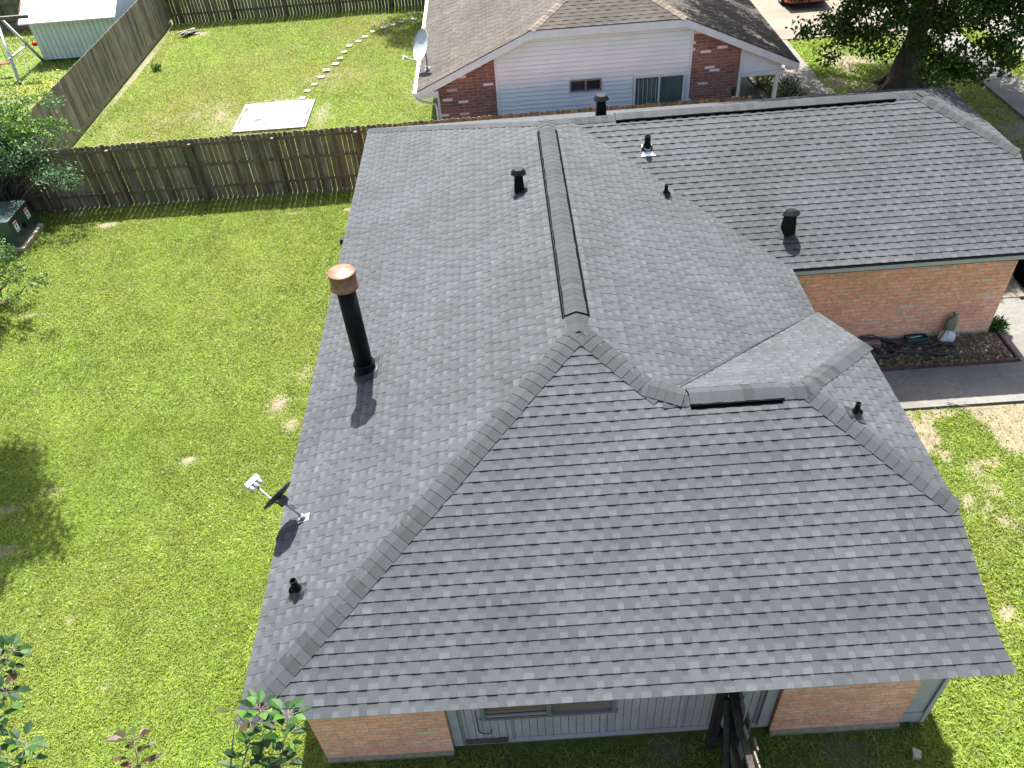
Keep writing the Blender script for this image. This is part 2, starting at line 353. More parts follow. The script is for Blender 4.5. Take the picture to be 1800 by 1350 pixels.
# ------------------------------------------------------------------ shingled roofs
def clip_poly(P, axis, val, keep_less):
    out=[]
    for i in range(len(P)):
        a=P[i]; b=P[(i+1)%len(P)]
        ia=(a[axis]<=val) if keep_less else (a[axis]>=val); ib=(b[axis]<=val) if keep_less else (b[axis]>=val)
        if ia: out.append(a)
        if ia!=ib:
            t=(val-a[axis])/(b[axis]-a[axis]); out.append((a[0]+(b[0]-a[0])*t,a[1]+(b[1]-a[1])*t))
    return out
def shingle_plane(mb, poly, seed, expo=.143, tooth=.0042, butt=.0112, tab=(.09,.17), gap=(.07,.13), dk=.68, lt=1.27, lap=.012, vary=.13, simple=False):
    r=random.Random(seed); P=[Vector(p) for p in poly]
    n=Vector((0,0,0))
    for i in range(len(P)): n+=P[i].cross(P[(i+1)%len(P)])
    n.normalize()
    if n.z<0: n=-n
    u=Vector((0,0,1)).cross(n).normalized(); v=n.cross(u)
    if v.z<0: v=-v; u=-u
    o=min(P,key=lambda p:p.z)
    q=[((p-o).dot(u),(p-o).dot(v)) for p in P]
    vm=max(b for a,b in q); v0=min(b for a,b in q)
    k=0
    while v0<vm-1e-4:
        v1=min(v0+expo,vm+.001); strip=clip_poly(clip_poly(q,1,v0,False),1,v1,True)
        if len(strip)>=3:
            ua=min(a for a,b in strip); ub=max(a for a,b in strip); x=ua-r.uniform(0,.3); isT=r.random()<.5; sh=r.uniform(.95,1.05)
            while x<ub:
                w=r.uniform(*(tab if isT else gap)); x1=x+w
                pc=clip_poly(clip_poly(strip,0,x,False),0,x1,True)
                if len(pc)>=3:
                    tn=sh*(1+r.uniform(-vary,vary))*(1+ (r.uniform(-.12,.0) if r.random()<.15 else 0))
                    jit=r.uniform(0,.0015)
                    if simple: H=lambda b: .002+butt*(v0+expo-b)/expo+jit
                    else: H=lambda b: .002+butt*(v0+expo-b)/expo+(tooth if isT else 0)+jit
                    pts=[o+u*a+v*b+n*H(b) for a,b in pc]
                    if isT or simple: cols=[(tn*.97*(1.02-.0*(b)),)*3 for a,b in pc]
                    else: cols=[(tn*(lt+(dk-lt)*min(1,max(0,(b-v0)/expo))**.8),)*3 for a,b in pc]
                    if isT or simple: mb.face(pts,cols)
                    else:
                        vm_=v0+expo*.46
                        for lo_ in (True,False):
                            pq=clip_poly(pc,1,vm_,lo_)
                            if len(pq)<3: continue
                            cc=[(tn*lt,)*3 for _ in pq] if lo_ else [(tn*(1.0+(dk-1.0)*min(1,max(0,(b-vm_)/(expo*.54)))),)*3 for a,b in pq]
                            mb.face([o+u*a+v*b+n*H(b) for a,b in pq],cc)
                    for i in range(len(pc)):
                        a=pc[i]; b=pc[(i+1)%len(pc)]
                        if abs(a[1]-v1)<1e-5 and abs(b[1]-v1)<1e-5: continue
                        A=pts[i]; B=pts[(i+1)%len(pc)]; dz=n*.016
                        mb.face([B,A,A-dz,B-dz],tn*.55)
                    if simple and r.random()<.0: pass
                x=x1+(.004 if simple else 0); isT=not isT
        v0+=expo; k+=1
def deck(mb, poly, off=-.03, th=.03):
    P=[Vector(p)+Vector((0,0,off)) for p in poly]; mb.face(P,1); mb.face([p-Vector((0,0,th)) for p in reversed(P)],1)
    for i in range(len(P)):
        a=P[i]; b=P[(i+1)%len(P)]; mb.face([b,a,a-Vector((0,0,th)),b-Vector((0,0,th))],1)

def caps(mb, A, B, nA, nB, hw=.165, lift=.012, expo=.143, seed=1, rise=.010, alt=.34):
    """cap shingles from the low end A up to B over two planes with outward normals nA, nB"""
    r=random.Random(seed); A=Vector(A);B=Vector(B); d=(B-A); Lg=d.length; d.normalize(); nA=Vector(nA).normalized(); nB=Vector(nB).normalized()
    sA=d.cross(nA); sB=d.cross(nB)
    if sA.z>0: sA=-sA
    if sB.z>0: sB=-sB
    nm=(nA+nB).normalized(); i=0; s=0
    while s<Lg:
        e=min(s+expo+.02,Lg+.03); tn=1+r.uniform(-.10,.10)
        if i%2: tn-=alt*r.random()
        if r.random()<.12: tn-=.12
        def row(t,h,hh):
            p=A+d*t
            return [p+sA*hh+nA*h, p+sA*(hh*.45)+nA*h, p+nm*(h+.001)-nm*.004*0, p+sB*(hh*.45)+nB*h, p+sB*hh+nB*h]
        w=hw+r.uniform(-.006,.006)
        lo=row(s,lift+rise,w); hi=row(e,lift+.002,w)
        for k in range(4): mb.face([lo[k],lo[k+1],hi[k+1],hi[k]],tn,smooth=False)
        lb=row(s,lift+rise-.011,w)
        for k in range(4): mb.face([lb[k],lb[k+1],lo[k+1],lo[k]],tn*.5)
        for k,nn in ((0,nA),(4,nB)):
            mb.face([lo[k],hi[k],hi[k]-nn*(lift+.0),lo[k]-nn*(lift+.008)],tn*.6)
        s+=expo; i+=1
def vent_strip(mb, A, B, nA, nB, hw=.170, h=.044):
    A=Vector(A);B=Vector(B); d=(B-A).normalized(); nA=Vector(nA).normalized(); nB=Vector(nB).normalized()
    sA=d.cross(nA); sB=d.cross(nB)
    if sA.z>0: sA=-sA
    if sB.z>0: sB=-sB
    nm=(nA+nB).normalized()
    def sec(p,inset=0): 
        w=hw-inset; return [p+sA*w, p+sA*w+nA*h, p+nm*h, p+sB*w+nB*h, p+sB*w]
    a=sec(A); b=sec(B)
    for k in range(4): mb.face([a[k],a[k+1],b[k+1],b[k]],1)
    mb.face(a,1); mb.face(list(reversed(b)),1)
    # fins standing proud of both long edges
    Lg=(B-A).length; t=.03
    while t<Lg and False:
        for s_,n_ in ((sA,nA),(sB,nB)):
            p=A+d*t; q=p+d*.012
            o1=s_*(hw+.006); i1=s_*(hw-.004); top=n_*(h-.008); bt=n_*.012
            mb.face([p+o1+bt,q+o1+bt,q+o1+top,p+o1+top],2.6)
        t+=.045
    for s_,n_ in ((sA,nA),(sB,nB)):   # base flange
        mb.face([A+s_*hw+n_*.012,B+s_*hw+n_*.012,B+s_*(hw+.045)+n_*.014,A+s_*(hw+.045)+n_*.014],.8)

# --- geometry of the near roof (metres, ground at 0)
E=2.41
sl,sf,sr,sb,sg,sw=.419,.41,.42,.419,.453,.43
BX,XR,YW,YG=15.62,8.76,6.73,8.09
P1=(4.39,4.48,4.25); PB=(4.39,11.24,4.25); V1=(5.40,3.44,3.82); Q1=(7.30,3.44,3.82)
RK=8.83; CF=(RK,1.81,3.15); CB=(RK,5.00,3.15)
gy=11.71; gz=4.05; J=(4.86,gy,gz); GX=13.72; gzc=3.36
CGF=(GX,YG+(gzc-E)/sg,gzc); CGB=(GX,BX-(gzc-E)/sb,gzc); GA=(12.10,gy,gz)
planes={
 'left':[(0,0,E),P1,PB,(0,BX,E)],
 'front':[(0,0,E),(RK+.10,0,E),(RK+.01,.40,E+.40*sf),CF,Q1,V1,P1],
 'right':[P1,V1,(XR,YW,E),(XR,YG,E),J,PB],
 'wing':[V1,Q1,CB,(RK,YW,E),(XR,YW,E)],
 'hip':[Q1,CF,CB],
 'garage':[J,(XR,YG,E),(GX,YG,E),CGF,GA],
 'back':[PB,J,GA,CGB,(GX,BX,E),(0,BX,E)],
 'ghip':[GA,CGF,CGB]}
nl=Vector((-sl,0,1)).normalized(); nf=Vector((0,-sf,1)).normalized(); nr=Vector((sr,0,1)).normalized(); nw=Vector((0,sw,1)).normalized()
nh=Vector((.43,0,1)).normalized(); ng=Vector((0,-sg,1)).normalized(); nb_=Vector((0,sb,1)).normalized()
house=empty("brick_house",(4.5,7.5,0),label="salmon brick house under the new charcoal shingle roof filling the middle of the picture",cat="house")
HO=(4.5,7.5,0)
mb=MB()
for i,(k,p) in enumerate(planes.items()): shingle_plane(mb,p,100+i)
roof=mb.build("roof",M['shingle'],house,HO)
mb=MB()
for k,p in planes.items(): deck(mb,[(q[0],max(q[1],.05),q[2]+(.02 if q[1]<.05 else 0)) for q in p])
mb.build("roof_deck",M['oldwood'],roof)  .location=(-HO[0],-HO[1],0)
mb=MB()
caps(mb,(0.05,.05,E+.02),P1,nl,nf,seed=1); caps(mb,V1,P1,nr,nf,seed=2); caps(mb,CF,Q1,nh,nf,seed=3,hw=.15); caps(mb,CB,Q1,nh,nw,seed=4,hw=.15)
caps(mb,V1,(5.72,3.44,3.82),nf,nw,seed=5); caps(mb,(7.0,3.44,3.82),Q1,nf,nw,seed=6); caps(mb,(5.70,3.43,3.82),(5.22,3.62,3.89),nf,(nr+nw),seed=16,lift=.022,hw=.17,expo=.12); caps(mb,(7.18,3.44,3.815),(7.34,3.44,3.815),nf,nw,seed=17,lift=.022)
caps(mb,(4.39,4.9,4.25),(4.39,4.45,4.25),nl,nr,seed=7,lift=.018)
caps(mb,(0.05,BX-.05,E+.02),PB,nl,nb_,seed=8,hw=.16); caps(mb,J,PB,nr,nb_,seed=9,lift=.014); caps(mb,J,(5.86,gy,gz),ng,nb_,seed=10)
caps(mb,(11.6,gy,gz),GA,ng,nb_,seed=11); caps(mb,CGF,GA,nh,ng,seed=12); caps(mb,CGB,GA,nh,nb_,seed=13)
caps(mb,(4.39,10.9,4.25),(4.39,11.3,4.25),nl,nr,seed=14,lift=.02)
mb.build("ridge_cap",M['cap'],roof).location=(-HO[0],-HO[1],0)
for (A,B,a,b,s) in [((4.39,4.84,4.25),(4.39,10.95,4.25),nl,nr,21),((5.76,3.44,3.82),(6.98,3.44,3.82),nf,nw,22),((5.86,gy,gz),(11.62,gy,gz),ng,nb_,23)]:
    mb=MB(); vent_strip(mb,A,B,a,b); o=mb.build("ridge_vent",M['blackplastic'],roof); o.location=(-HO[0],-HO[1],0)
    mb=MB(); caps(mb,A,B,a,b,hw=.150,lift=.044,seed=s,rise=.005,alt=.22); o=mb.build("ridge_cap",M['cap'],roof); o.location=(-HO[0],-HO[1],0)
mb=MB(); a=Vector(V1)+Vector((.15,.15,.0)); b=Vector((XR,YW,E))-Vector((.25,.25,-.105)); k=0; n_=30; up_=Vector((0,0,.017))
for i in range(n_):
    p=a.lerp(b,i/n_); q=a.lerp(b,(i+.97)/n_); w=Vector((-.005,.005,0)); mb.face([p+up_-w,q+up_-w,q+up_+w,p+up_+w],.25); mb.face([p+up_+w,q+up_+w,q+w,p+w],.25)
mb.build("valley_seam",M['cap'],roof).location=(-HO[0],-HO[1],0)
def fascia(mb, a, b, h=.15, t=.03, drop=.035, inset=.03):
    a=Vector(a); b=Vector(b); d=(b-a).normalized(); out=d.cross(Vector((0,0,1))).normalized()
    o=-out*inset
    P=[a+o,b+o,b+o-out*t,a+o-out*t]; z1=Vector((0,0,-drop)); z0=Vector((0,0,-drop-h))
    lo=[p+z0 for p in P]; hi=[p+z1 for p in P]
    for i in range(4): mb.face([lo[i],lo[(i+1)%4],hi[(i+1)%4],hi[i]],1)
    mb.face(hi,1); mb.face(list(reversed(lo)),1)
mb=MB()
fascia(mb,(0,0,E),(RK,0,E),inset=.085,h=.11)
for a,b in [((0,BX,E),(0,0,E)),((RK,.12,E+.12*sf),CF),(CF,CB),(CB,(RK,YW,E)),((XR,YW,E),(XR,YG,E)),((XR,YG,E),(GX,YG,E)),((GX,YG,E),CGF),(CGF,CGB),(CGB,(GX,BX,E)),((GX,BX,E),(0,BX,E))]:
    fascia(mb,a,b)
mb.box(.12,RK-.05,.14,.62,E-.145,E-.13); mb.box(.06,.62,.625,BX-.6,E-.185,E-.17); mb.box(8.3,GX-.05,YG+.03,8.72,E-.185,E-.17)
# eave return at the front right corner
mb.build("fascia",M['trim'],house,HO)
# walls
mb=MB()
mb.box(.46,2.24,.54,.66,.07,E-.17); mb.box(6.63,8.42,.54,.66,.07,E-.17)
mb.box(.46,.58,.67,15.1,.07,E-.17); mb.box(8.4,8.52,7.3,8.64,.07,E-.17)
mb.box(8.3,13.49,8.65,8.77,.07,E-.16); mb.box(13.37,13.49,8.78,9.8,.07,E-.17); mb.box(13.37,13.49,14.9,15.1,.07,E-.17); mb.box(.59,13.3,15.0,15.1,.07,E-.17)
mb.box(13.38,13.48,9.8,14.9,2.15,E-.17)
# gable ends
def gable(mb,x,t,y0,y1,zc,yc0,yc1): 
    P=[(y0,E-.17),(y1,E-.17),(yc1,zc),(yc0,zc)]
    for s,xx in ((1,x),(-1,x-t)):
        mb.face([(xx,p[0],p[1]) for p in (P if s>0 else reversed(P))],1,[(p[0],p[1]) for p in (P if s>0 else reversed(P))])
gable(mb,13.49,.12,8.78,15.1,gzc-.12,CGF[1],CGB[1])
mb.build("brick_wall",M['brick'],house,HO)
mb=MB(); mb.box(.47,2.235,.50,.60,-.1,.068); mb.box(6.635,8.415,.50,.60,-.1,.068); mb.box(8.3,13.48,8.61,8.7,-.1,.068); mb.box(2.25,6.62,.64,.72,-.1,.05); mb.box(.42,.5,.61,15.1,-.1,.068); mb.box(8.6,8.76,.56,6.0,-.1,.068)
mb.build("foundation",M['slabedge'],house,HO)
mb=MB(); x=2.36
while x<6.48:
    if not (x>2.66 and x<4.5): mb.box(x,x+.1,.66,.70,.10,E-.17,random.uniform(.95,1.04))
    else: mb.box(x,x+.1,.66,.70,.10,.76,random.uniform(.95,1.04)); mb.box(x,x+.1,.66,.70,1.95,E-.17)
    x+=.107
mb.box(2.3,6.5,.705,.72,.06,E-.17,.55)
mb.box(3.0,6.5,.615,.655,.06,.10,1.05); mb.box(2.3,2.95,.62,.655,.04,.09,.9)
mb.box(3.02,3.07,.635,.658,.10,.72,1.0); mb.box(4.30,4.35,.635,.658,.10,.74,1.0); mb.box(5.36,5.41,.635,.658,.10,E-.18,1.0)
mb.box(3.07,4.30,.642,.658,.68,.73,1.0)
# side wing wall panelling
y=.7
while y<6.2: mb.box(8.66,8.70,y,y+.19,.07,E-.17,random.uniform(.96,1.03)); y+=.2
mb.box(8.60,8.655,.7,6.25,.07,E-.17,.7)
gable(mb,8.70,.1,.7,6.2,3.02,1.9,4.9)
mb.build("siding",M['bluegrey'],house,HO)
mb=MB()
mb.box(2.25,2.374,.60,.665,.06,E-.17); mb.box(2.375,2.41,.64,.66,.1,E-.17,.8)
mb.build('corner_trim',M['trim'],house,HO); mb=MB(); mb.box(6.471,6.62,.60,.665,.06,E-.17); mb.box(6.42,6.47,.64,.66,.1,E-.17,.8)
mb.build("corner_trim",M['trim'],house,HO); mb=MB(); mb.box(8.43,8.73,.56,.62,.32,E-.17,1.0); mb.box(8.43,8.75,.545,.62,.06,.30,.95); mb.box(8.70,8.755,.53,.70,.06,E-.17,1.03); mb.box(8.69,8.70,.53,.56,.3,E-.17,.6)
mb.build("corner_trim",M['trim'],house,HO)
mb=MB(); mb.box(2.41,3.0,.60,.655,.09,.13); 
mb.build("rotten_board",M['greywood'],house,HO)
# window under the front eave
wf=MB(); wf.box(2.66,4.52,.625,.70,.72,.775,.9); wf.box(2.68,2.74,.63,.70,.775,1.95); wf.box(4.44,4.50,.63,.70,.775,1.95); wf.box(2.68,4.50,.63,.70,1.95,2.0); wf.box(3.57,3.63,.625,.69,.775,1.95); wf.box(2.74,3.57,.635,.66,.80,.825,1.6)
w=wf.build("window",M['alu'],house,HO)
p=MB(); p.box(2.74,3.57,.675,.69,.80,1.95); p.box(3.63,4.44,.67,.69,.775,1.95); p.build("pane",M['browncurtain'],w).location=(-HO[0],-HO[1],0)
# garage door facing the driveway
gd=MB()
for i in range(4): gd.box(13.43,13.47,9.85,14.85,.05+i*.52,.05+i*.52+.505)
gd.build("garage_door",M['white'],house,HO)
# cable hook on the siding
cb=MB(); cb.tube([(2.62,.64,1.0),(2.62,.63,.55),(2.62,.625,.42),(2.68,.62,.35),(2.78,.62,.36),(2.80,.625,.44)],.008,6); cb.build("cable",M['rubber'],house,HO)

# ------------------------------------------------------------------ things on the near roof
def on_plane(n,P,x,y):   # z of plane through P with normal n
    n=Vector(n); P=Vector(P); return P.z-(n.x*(x-P.x)+n.y*(y-P.y))/n.z
def tilt(n): return Vector((0,0,1)).rotation_difference(Vector(n)).to_matrix().to_4x4()
# chimney flue
cx,cy=1.03,5.52; cz=on_plane(nl,(0,0,E),cx,cy)
fl=MB(); fl.lathe([(.142,cz-.1),(.142,4.60)],28)
flue=fl.build("chimney_flue",M['black'],house,HO)
c=MB(); c.lathe([(.205,4.53),(.215,4.56),(.20,4.575),(.20,4.79),(.205,4.80),(.198,4.81),(.0001,4.825)],32,caps=False); c.lathe([(.204,4.535),(.15,4.56)],32,caps=False)
def setloc(o,x,y,z=0): o.location=(x,y,z)
mm=MB()
def moved(mbx,dx,dy):
    mbx.v=[(v[0]+dx,v[1]+dy,v[2]) for v in mbx.v]; return mbx
flue.data.transform(Matrix.Translation((cx,cy,0)))
moved(c,cx,cy); o=c.build("cap",M['copper'],flue); setloc(o,-HO[0],-HO[1])
c=MB(); c.lathe([(.175,cz-.12),(.165,cz+.20),(.16,cz+.22),(.144,cz+.225)],28,caps=False); c.lathe([(.172,cz+.185),(.178,cz+.20),(.168,cz+.215)],28,caps=False); moved(c,cx,cy); o=c.build("storm_collar",M['black'],flue); setloc(o,-HO[0],-HO[1])
c=MB(); T=Matrix.Translation((cx,cy,cz))@tilt(nl); c.lathe([(.24,.016),(.21,.03),(.17,.08)],20,M=T,caps=False); c.box(-.05,.24,-.26,.26,.014,.02,.9,M=T); o=c.build("flashing",M['flash'],flue); setloc(o,-HO[0],-HO[1])

def vent_pipe(x,y,n,P,r=.035,h=.24,flash='flash',cone=.10,white=False,label=None):
    z=on_plane(n,P,x,y); v=MB(); T=Matrix.Translation((x,y,z))
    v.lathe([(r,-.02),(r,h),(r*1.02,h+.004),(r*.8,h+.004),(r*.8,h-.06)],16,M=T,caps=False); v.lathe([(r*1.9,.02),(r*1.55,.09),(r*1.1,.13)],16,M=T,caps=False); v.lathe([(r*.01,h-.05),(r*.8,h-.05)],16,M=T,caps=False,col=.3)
    o=v.build("vent_pipe",M['black'],house,HO)
    if label: o["label"]=label
    T2=T@tilt(n); f=MB(); f.lathe([(cone,.014),(cone*.9,.03),(cone*.75,.05),(r*1.6,.095)],20,M=T2,caps=False)
    if white:
        f=MB(); f.prism([(-.15,-.17),(.15,-.17),(.10,-.10),(.105,.12),(-.105,.12),(-.10,-.10)],.012,.022,M=T2); f.lathe([(.085,.02),(r*1.3,.11)],20,M=T2,caps=False)
    else: f.prism([(-.13,-.12),(.11,-.15),(.13,.10),(-.12,.13)],.012,.017,.8,M=T2)
    p=f.build("flashing",M['whitemetal'] if white else M[flash],o); setloc(p,-HO[0],-HO[1])
    return o
M['gloss']=mat("shiny black lead boot",(.012,.012,.013),.3,.2,spec=.7)
PR=(XR,0,E); PG=(0,YG,E); PH=Q1
vent_pipe(.50,1.58,nl,(0,0,E),.045,.26,'gloss',.13,label="black pipe vent near the lower left roof corner")
vent_pipe(6.58,9.55,nr,PR,.035,.24,'flash',.10,label="small black pipe vent beside the garage valley")
vent_pipe(6.41,10.85,ng,PG,.062,.30,white=True,label="black pipe vent with bright white flashing")
vent_pipe(7.93,3.12,nh,PH,.035,.22,'gloss',.10,label="black pipe vent on the small right hip")

def tall_vent(x,y,n,P,s=.085,h=.38,rz=0,tiltc=0,label=None,boot='flash'):
    z=on_plane(n,P,x,y); T=Matrix.Translation((x,y,z))@Matrix.Rotation(rz,4,'Z'); v=MB()
    a=s*1.15; b=s*.82
    for (q0,q1) in (((-a,-a),(a,-a)),((a,-a),(a,a)),((a,a),(-a,a)),((-a,a),(-a,-a))):
        k=b/a; v.face([T@Vector((q0[0],q0[1],-.05)),T@Vector((q1[0],q1[1],-.05)),T@Vector((q1[0]*k,q1[1]*k,h)),T@Vector((q0[0]*k,q0[1]*k,h))],1)
    o=v.build("roof_vent",M['black'],house,HO)
    if label: o["label"]=label
    c=MB(); T3=T@Matrix.Translation((0,0,h))@Matrix.Rotation(tiltc,4,'X'); W=s*1.75; w2=s*.75
    ring=lambda e,z:[(math.cos(math.pi/8+i*math.pi/4)*e,math.sin(math.pi/8+i*math.pi/4)*e,z) for i in range(8)]
    A=ring(W,-.045);B_=ring(W,-.03);D_=ring(W*.62,.045)
    for p_,q_ in ((A,B_),(B_,D_)):
        for i in range(8):
            j=(i+1)%8; c.face([T3@Vector(p_[i]),T3@Vector(p_[j]),T3@Vector(q_[j]),T3@Vector(q_[i])],1)
    c.face([T3@Vector(t) for t in D_],1); c.face([T3@Vector(t) for t in reversed(A)],.6)
    q=c.build("cap",M['black'],o); setloc(q,-HO[0],-HO[1])
    f=MB(); T2=Matrix.Translation((x,y,z))@tilt(n); f.prism([(-.19,-.17),(.16,-.19),(.18,.15),(-.16,.18)],.012,.018,M=T2)
    q=f.build("flashing",M[boot],o); setloc(q,-HO[0],-HO[1])
tall_vent(3.74,9.03,nl,(0,0,E),label="tall black capped vent on the left slope")
tall_vent(8.84,8.86,ng,PG,.095,.42,.25,-.25,label="bent black capped vent low on the garage slope")
tall_vent(5.62,12.15,nb_,(0,BX,E),.10,.42,label="black capped vent standing just behind the ridge")

# satellite dish on the near roof
def dish(name,label,base,n,cen,norm,dia,backm,facem,arm_out,lnbs=3,cat="satellite dish"):
    root=empty(name,base,label=label,cat=cat); bx,by,bz=base; base=Vector(base); cen=Vector(cen); N=Vector(norm).normalized()
    up=Vector((0,0,1)); U=(up-N*up.dot(N)).normalized(); S=U.cross(N)
    T=Matrix((S,U,N)).transposed().to_4x4(); T.translation=cen
    d=MB(); rings=[]; seg=32
    prof=[(0.001,0),(.2,.004),(.4,.016),(.6,.036),(.8,.064),(1,.1)]
    for back in (0,1):
        rr=[[T@Vector((math.cos(2*math.pi*i/seg)*p*dia/2,math.sin(2*math.pi*i/seg)*p*dia/2*1.04,z*dia*.9-back*.012)) for i in range(seg)] for p,z in prof]
        for a,b in zip(rr,rr[1:]):
            for i in range(seg):
                j=(i+1)%seg; q=[a[i],a[j],b[j],b[i]]; d.face(q if not back else list(reversed(q)),1,smooth=True)
        rings.append(rr[-1])
    for i in range(seg):
        j=(i+1)%seg; d.face([rings[1][i],rings[1][j],rings[0][j],rings[0][i]],1)
    d.build("reflector",M[facem],root,tuple(base))
    m=MB(); R_=T@Matrix.Translation((0,-dia*.05,-.03)); back=T@Vector((0,-dia*.08,-.10))
    m.tube([base+Vector(n)*.03,base+(back-base)*.35+Vector((0,0,.03)),back],.022,10)
    m.build("mast",M['steel'],root,tuple(base))
    k=MB(); k.box(-.05,.05,-.10,.06,-.12,-.02,1,M=T); k.tube([T@Vector((-.08,-.02,-.05)),T@Vector((-.05,-.12,-.12))],.012,6); k.build("bracket",M[backm],root,tuple(base))
    f=MB(); T2=Matrix.Translation(base)@tilt(n); f.prism([(-.09,-.07),(.09,-.07),(.09,.07),(-.09,.07)],.014,.022,M=T2); f.lathe([(.045,.02),(.035,.09)],12,M=T2); f.build("foot",M['steel'],root,tuple(base))
    foot=T@Vector((0,-dia*.5,dia*.06)); end=T@Vector((0,-dia*.56*arm_out[1],dia*arm_out[0])); a=MB()
    a.tube([T@Vector((0,-dia*.2,-.05)),foot-N*.02-U*.012,end],[.016,.018,.018],8); a.build("arm",M['steel'],root,tuple(base))
    l=MB(); Te=Matrix((S,U,N)).transposed().to_4x4(); Te.translation=end+N*.0
    l.box(-.115 if lnbs>1 else -.05,.115 if lnbs>1 else .05,-.04,.06,-.01,.06,1,M=Te)
    for i in range(lnbs):
        xx=(i-(lnbs-1)/2)*.078; l.lathe([(.030,-.095),(.032,-.02),(.032,.0)],12,M=Te@Matrix.Translation((xx,.02,0)))
    l.build("receiver",M['lnb'],root,tuple(base))
    return root
DB=(.385,2.80,on_plane(nl,(0,0,E),.385,2.80))
dish("satellite_dish","small satellite dish seen edge on at the near roof's left eave",DB,nl,(.13,2.86,3.00),(-.69,.47,.55),.50,'dishdark','dishdark',(.86,1.0))
# loose cables by its foot
cb=MB(); cb.tube([(.36,2.78,2.60),(.30,2.72,2.60),(.22,2.70,2.55),(.12,2.74,2.50),(.05,2.70,2.48),(-.01,2.60,2.44),(-.02,2.4,2.2)],.008,6); cb.tube([(.36,2.82,2.62),(.25,2.9,2.75),(.18,2.86,2.85)],.007,6)
o=cb.build("coax_cable",M['rubber']); tag(o,"black cable trailing from the edge-on dish over the left eave","cable")

# ------------------------------------------------------------------ neighbour's house
nO=(6.5,24,0)
nh_=empty("neighbour_house",nO,label="house with white siding and brown shingle roof behind the cross fence",cat="house")
NY0=18.02; NY1=34.0; XL,XRt=1.12,11.92; ez=2.33; ns=.435; mx=(XL+XRt)/2; nz=ez+ns*(mx-XL)
czN=3.76; cxl=XL+(czN-ez)/ns; cxr=XRt-(czN-ez)/ns; ap=(mx,NY0+(nz-czN)/ns,nz)
LN=[(XL,NY0,ez),(cxl,NY0,czN),ap,(mx,NY1,nz),(XL,NY1,ez)]
RN=[(XRt,NY0,ez),(XRt+.0,NY1,ez),(mx,NY1,nz),ap,(cxr,NY0,czN)]
FN=[(cxl,NY0,czN),(cxr,NY0,czN),ap]
mb=MB()
for i,p in enumerate((LN,RN,FN)): shingle_plane(mb,p,300+i,expo=.135,tooth=.004,butt=.007,tab=(.15,.22),gap=(.12,.18),dk=.86,lt=1.08,vary=.14)
nroof=mb.build("roof",M['brown_shingle'],nh_,nO)
mb=MB()
for p in (LN,RN,FN): deck(mb,p)
o=mb.build("roof_deck",M['oldwood'],nroof); setloc(o,-nO[0],-nO[1])
mb=MB(); a=Vector((-ns,0,1)); b=Vector((ns,0,1)); f_=Vector((0,-ns,1))
caps(mb,(cxl,NY0,czN),ap,a,f_,seed=31,hw=.13); caps(mb,(cxr,NY0,czN),ap,b,f_,seed=32,hw=.13); caps(mb,ap,(mx,NY1,nz),a,b,seed=33,hw=.13)
M['brown_cap']=mat("tan ridge cap",(.095,.078,.064),.95,noise=[(60,.8,1.2,2),(1,.85,1.1,3)])
o=mb.build("ridge_cap",M['brown_cap'],nroof); setloc(o,-nO[0],-nO[1])
mb=MB()
for p,q in (((XL,NY0,ez),(cxl,NY0,czN)),((cxl,NY0,czN),(cxr,NY0,czN)),((cxr,NY0,czN),(XRt,NY0,ez))): fascia(mb,p,q,h=.20,t=.04,drop=.02,inset=-.01)
for p,q in (((XL,NY0+.1,ez),(cxl,NY0+.1,czN)),((cxl,NY0+.1,czN),(cxr,NY0+.1,czN)),((cxr,NY0+.1,czN),(XRt,NY0+.1,ez))): fascia(mb,p,q,h=.04,t=.25,drop=.16,inset=0)
mb.box(XL+.03,1.72,NY0+.02,NY0+.26,ez-.22,ez-.03)          # boxed eave return
fascia(mb,(XRt,NY0,ez),(XRt,NY1,ez)); 
mb.box(XL+.06,1.7,NY0+.3,NY1,ez-.14,ez-.12); mb.box(10.3,XRt-.04,NY0+.3,NY1,ez-.14,ez-.12)
mb.box(11.60,XRt-.02,NY0+.04,NY0+.22,ez-.20,ez-.05)
mb.build("fascia",M['white'],nh_,nO)
def wallpoly(mb,P,y,th=.1,col=1.0):
    mb.face([(x,y,z) for x,z in P],col,[(x,z) for x,z in P]); mb.face([(x,y+th,z) for x,z in reversed(P)],col,[(x,z) for x,z in reversed(P)])
    for i in range(len(P)):
        a=P[i]; b=P[(i+1)%len(P)]; mb.face([(b[0],y,b[1]),(a[0],y,a[1]),(a[0],y+th,a[1]),(b[0],y+th,b[1])],col)
zr=lambda x: min(czN,ez+ns*(x-XL),ez+ns*(XRt-x))-.16
WY=NY0+.24
mb=MB(); wallpoly(mb,[(1.70,0),(3.40,0),(3.40,zr(3.4)),(1.70,zr(1.7))],WY); wallpoly(mb,[(8.90,0),(10.33,0),(10.33,zr(10.33)),(8.90,zr(8.9))],WY)
mb.box(1.70,1.82,WY+.11,NY1-.3,0,2.2); 
mb.build("brick_wall",M['red_brick'],nh_,nO)
